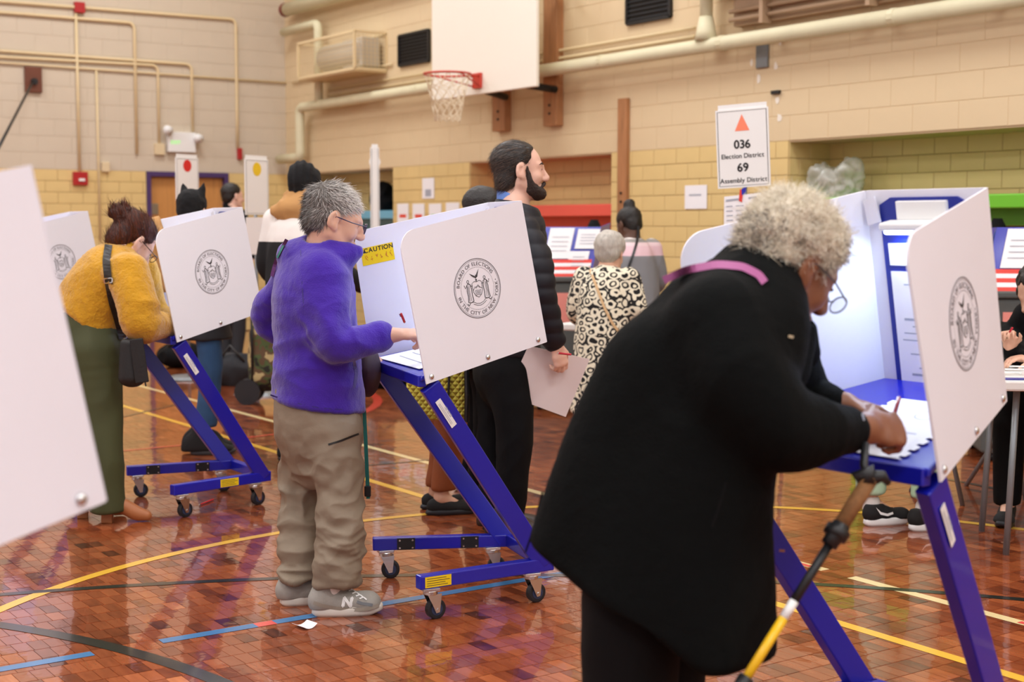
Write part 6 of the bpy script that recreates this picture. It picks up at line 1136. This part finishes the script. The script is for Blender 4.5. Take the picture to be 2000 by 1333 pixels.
# ballots on the booth shelves
def onbooth(i, pts, name, label, cat, m=M_paper, dz=.004, th=.0015, prints=None):
    z = lambda a: .868+.2237*a+dz; c = booth_pt(i, *pts[0], z(pts[0][0])); e = empty(name, W(*c), RZ, label, cat); b = MB(); b.slab([booth_pt(i, a, w, z(a))-c for a, w in pts], (0, 0, th)); b.build('sheet', m, e); b = MB()
    for (a0, w0), (a1, w1), t in prints or []: stroke(b, [(a0, w0), (a1, w1)], t, lambda a, w: booth_pt(i, a, w, z(a)+th+.0008)-c)
    if b.v: b.build('print', M_pageink, e)
    return e, c, z
onbooth(0, [(.0, -.28), (.02, .23), (.36, .17), (.36, -.2)], 'ballot', 'white ballot sheets on the shelf of the purple fleece booth', 'ballot', prints=[((.06+.05*k, -.18), (.06+.05*k, .12), .004) for k in range(5)]); onbooth(1, [(.02, -.2), (.03, .22), (.42, .14), (.42, -.12)], 'ballot', 'white ballot sheet under the hands of the mustard sweater person', 'ballot', prints=[((.1+.07*k, -.1), (.1+.07*k, .12), .006) for k in range(4)])
ed = []                                                          # ballot sleeve with a notched border
pts = []; a0, a1, w0, w1 = .005, .36, -.02, .275
for k in range(9): t = k/9; pts += [(a0+(a1-a0)*t, w0), (a0+(a1-a0)*(t+.06), w0), (a0+(a1-a0)*(t+.06), w0+.012), (a0+(a1-a0)*(t+.08), w0+.012)]
pts += [(a1, w0), (a1, w1*.8)]
for k in range(9): t = k/9; pts += [(a1+(a0-a1)*t, w1*(.8+.2*t)), (a1+(a0-a1)*(t+.06), w1*(.8+.2*t)), (a1+(a0-a1)*(t+.06), w1*(.8+.2*t)-.012), (a1+(a0-a1)*(t+.09), w1*(.8+.2*t)-.012)]
pts += [(a0, w1)]; onbooth(2, pts, 'ballot_sleeve', 'notched white ballot sleeve on the lit blue shelf', 'ballot', prints=[((.06+.03*k, .04), (.06+.03*k, .2), .004) for k in range(4)]+[((.27+.03*math.sin(t), .14+.03*math.cos(t)), (.27+.03*math.sin(t+.3), .14+.03*math.cos(t+.3)), .002) for t in np.linspace(0, 6.28, 22)])
onbooth(2, [(.004, -.2), (.02, -.14), (.05, -.2)], 'paper_corner', 'corner of white paper showing under the black sleeve', 'paper', dz=.003)
# on the floor
b = MB(); n = 6; A = [fl(570, 1226), fl(600, 1219), fl(620, 1226), fl(593, 1234)]; c = sum(A)/4; vs = []
for i in range(n):
    t = i/(n-1); l, r_ = A[0]*(1-t)+A[1]*t, A[3]*(1-t)+A[2]*t; z = np.array((0, 0, .002+.012*(2*t-1)**2)); vs += [l-c+z, r_-c+z]
b.add(vs, [(2*i, 2*i+2, 2*i+3, 2*i+1) for i in range(n-1)]); o = b.build('paper_slip', M_paper, None, loc=W(*c), rz=RZ); so = o.modifiers.new('s', 'SOLIDIFY'); so.thickness = .0008; setp(o, 'small curled white paper slip on the floor by the sneakers', 'paper')
pen(fl(388, 987, .006), fl(417, 976, .006), (206, 34, 34), 'red pen lying on the floor under the left booth', clip=False)
# camouflage cart, dark bags
c = np.array((xd(520, 11.0), 11.0, 0)); e = empty('shopping_cart', W(*c), RZ, 'camouflage wheeled bag behind the purple fleece', 'cart'); S = Sh(.012); S.econe(c+np.array((0, 0, .22)), c+np.array((-.0, 0, .52)), (.15, .12), (.13, .1), (1, 0, 0)); S.ell(c+np.array((.02, 0, .55)), (.14, .1, .1)); me = S.mesh('bag_body', c, folds(.012)); link('bag_body', me, camo_mat('camouflage'), e)
for sy in (-.1, .1): MB().tube([(-.14, sy-.02, .1), (-.14, sy+.02, .1)], .1, 18).build('wheel', M_rubber, e)
MB().tube([(-.1, .1, .1), (-.1, .12, .9), (-.1, -.1, .9), (-.1, -.1, .1)], .01, 8).build('handle', M_black, e, smooth=True)
def bagblob(px, py, rx, ry, rz, label, m=M_blkcloth, z0=0):
    g = fl(px, py, z0); S = Sh(.014); S.ell(g+np.array((0, 0, rz*.8)), (rx, ry, rz)); S.ell(g+np.array((rx*.3, 0, rz*.9)), (rx*.7, ry*.8, rz*.8)); S.cut(g, (0, 0, -1)); e = empty('duffel_bag', W(*g), RZ, label, 'bag'); link('bag_body', S.mesh('bag_body', g, folds(.02, (8, 8, 8))), m, e); MB().tube([(-rx*.5, -ry*.6, rz*1.3), (0, -ry*.7, rz*2.2), (rx*.6, -ry*.6, rz*1.3)], .012, 8).build('handle', M_black, e, smooth=True)
bagblob(752, 757, .3, .2, .16, 'black bag on the floor behind the purple fleece'); bagblob(352, 716, .22, .2, .13, 'black bag on the floor beyond the left booth'); bagblob(455, 752, .2, .16, .16, 'dark bag on the floor right of the blue jeans', M_char)
# things on the recess tables
def ledge(px, py, X, z, rx, ry, rz, label, name='coat_pile', m=M_blkcloth, cat='coat'):
    g = onX(px, py, X); g.z = z; S = Sh(.014); c = np.array(g); S.ell(c+np.array((0, 0, rz*.7)), (rx, ry, rz)); S.cut(c, (0, 0, -1)); o = link(name, S.mesh(name, c, folds(.03, (9, 9, 9))), m, None, g); setp(o, label, cat)
ledge(748, 400, -.25, 1.56, .14, .16, .2, 'black coat heaped on the light blue table'); 
M_film = mat('clear_film', (232, 232, 226), .18, alpha=.42, spec=.8); g = onX(1636, 380, -.2); g.z = 1.605; S = Sh(.02); c = np.array(g); S.ell(c+np.array((0, -.0, .09)), (.12, .22, .12)); S.ell(c+np.array((0, -.16, .13)), (.08, .12, .09)); S.ell(c+np.array((0, .1, .17)), (.09, .1, .1)); S.cut(c, (0, 0, -1)); o = link('plastic_bag', S.mesh('plastic_bag', c, lambda P_: .06*vnoise(P_*11)+.04*(1-2*np.abs(vnoise(P_*19)))), M_film, None, g); setp(o, 'crumpled clear plastic bag on the green table', 'plastic bag')
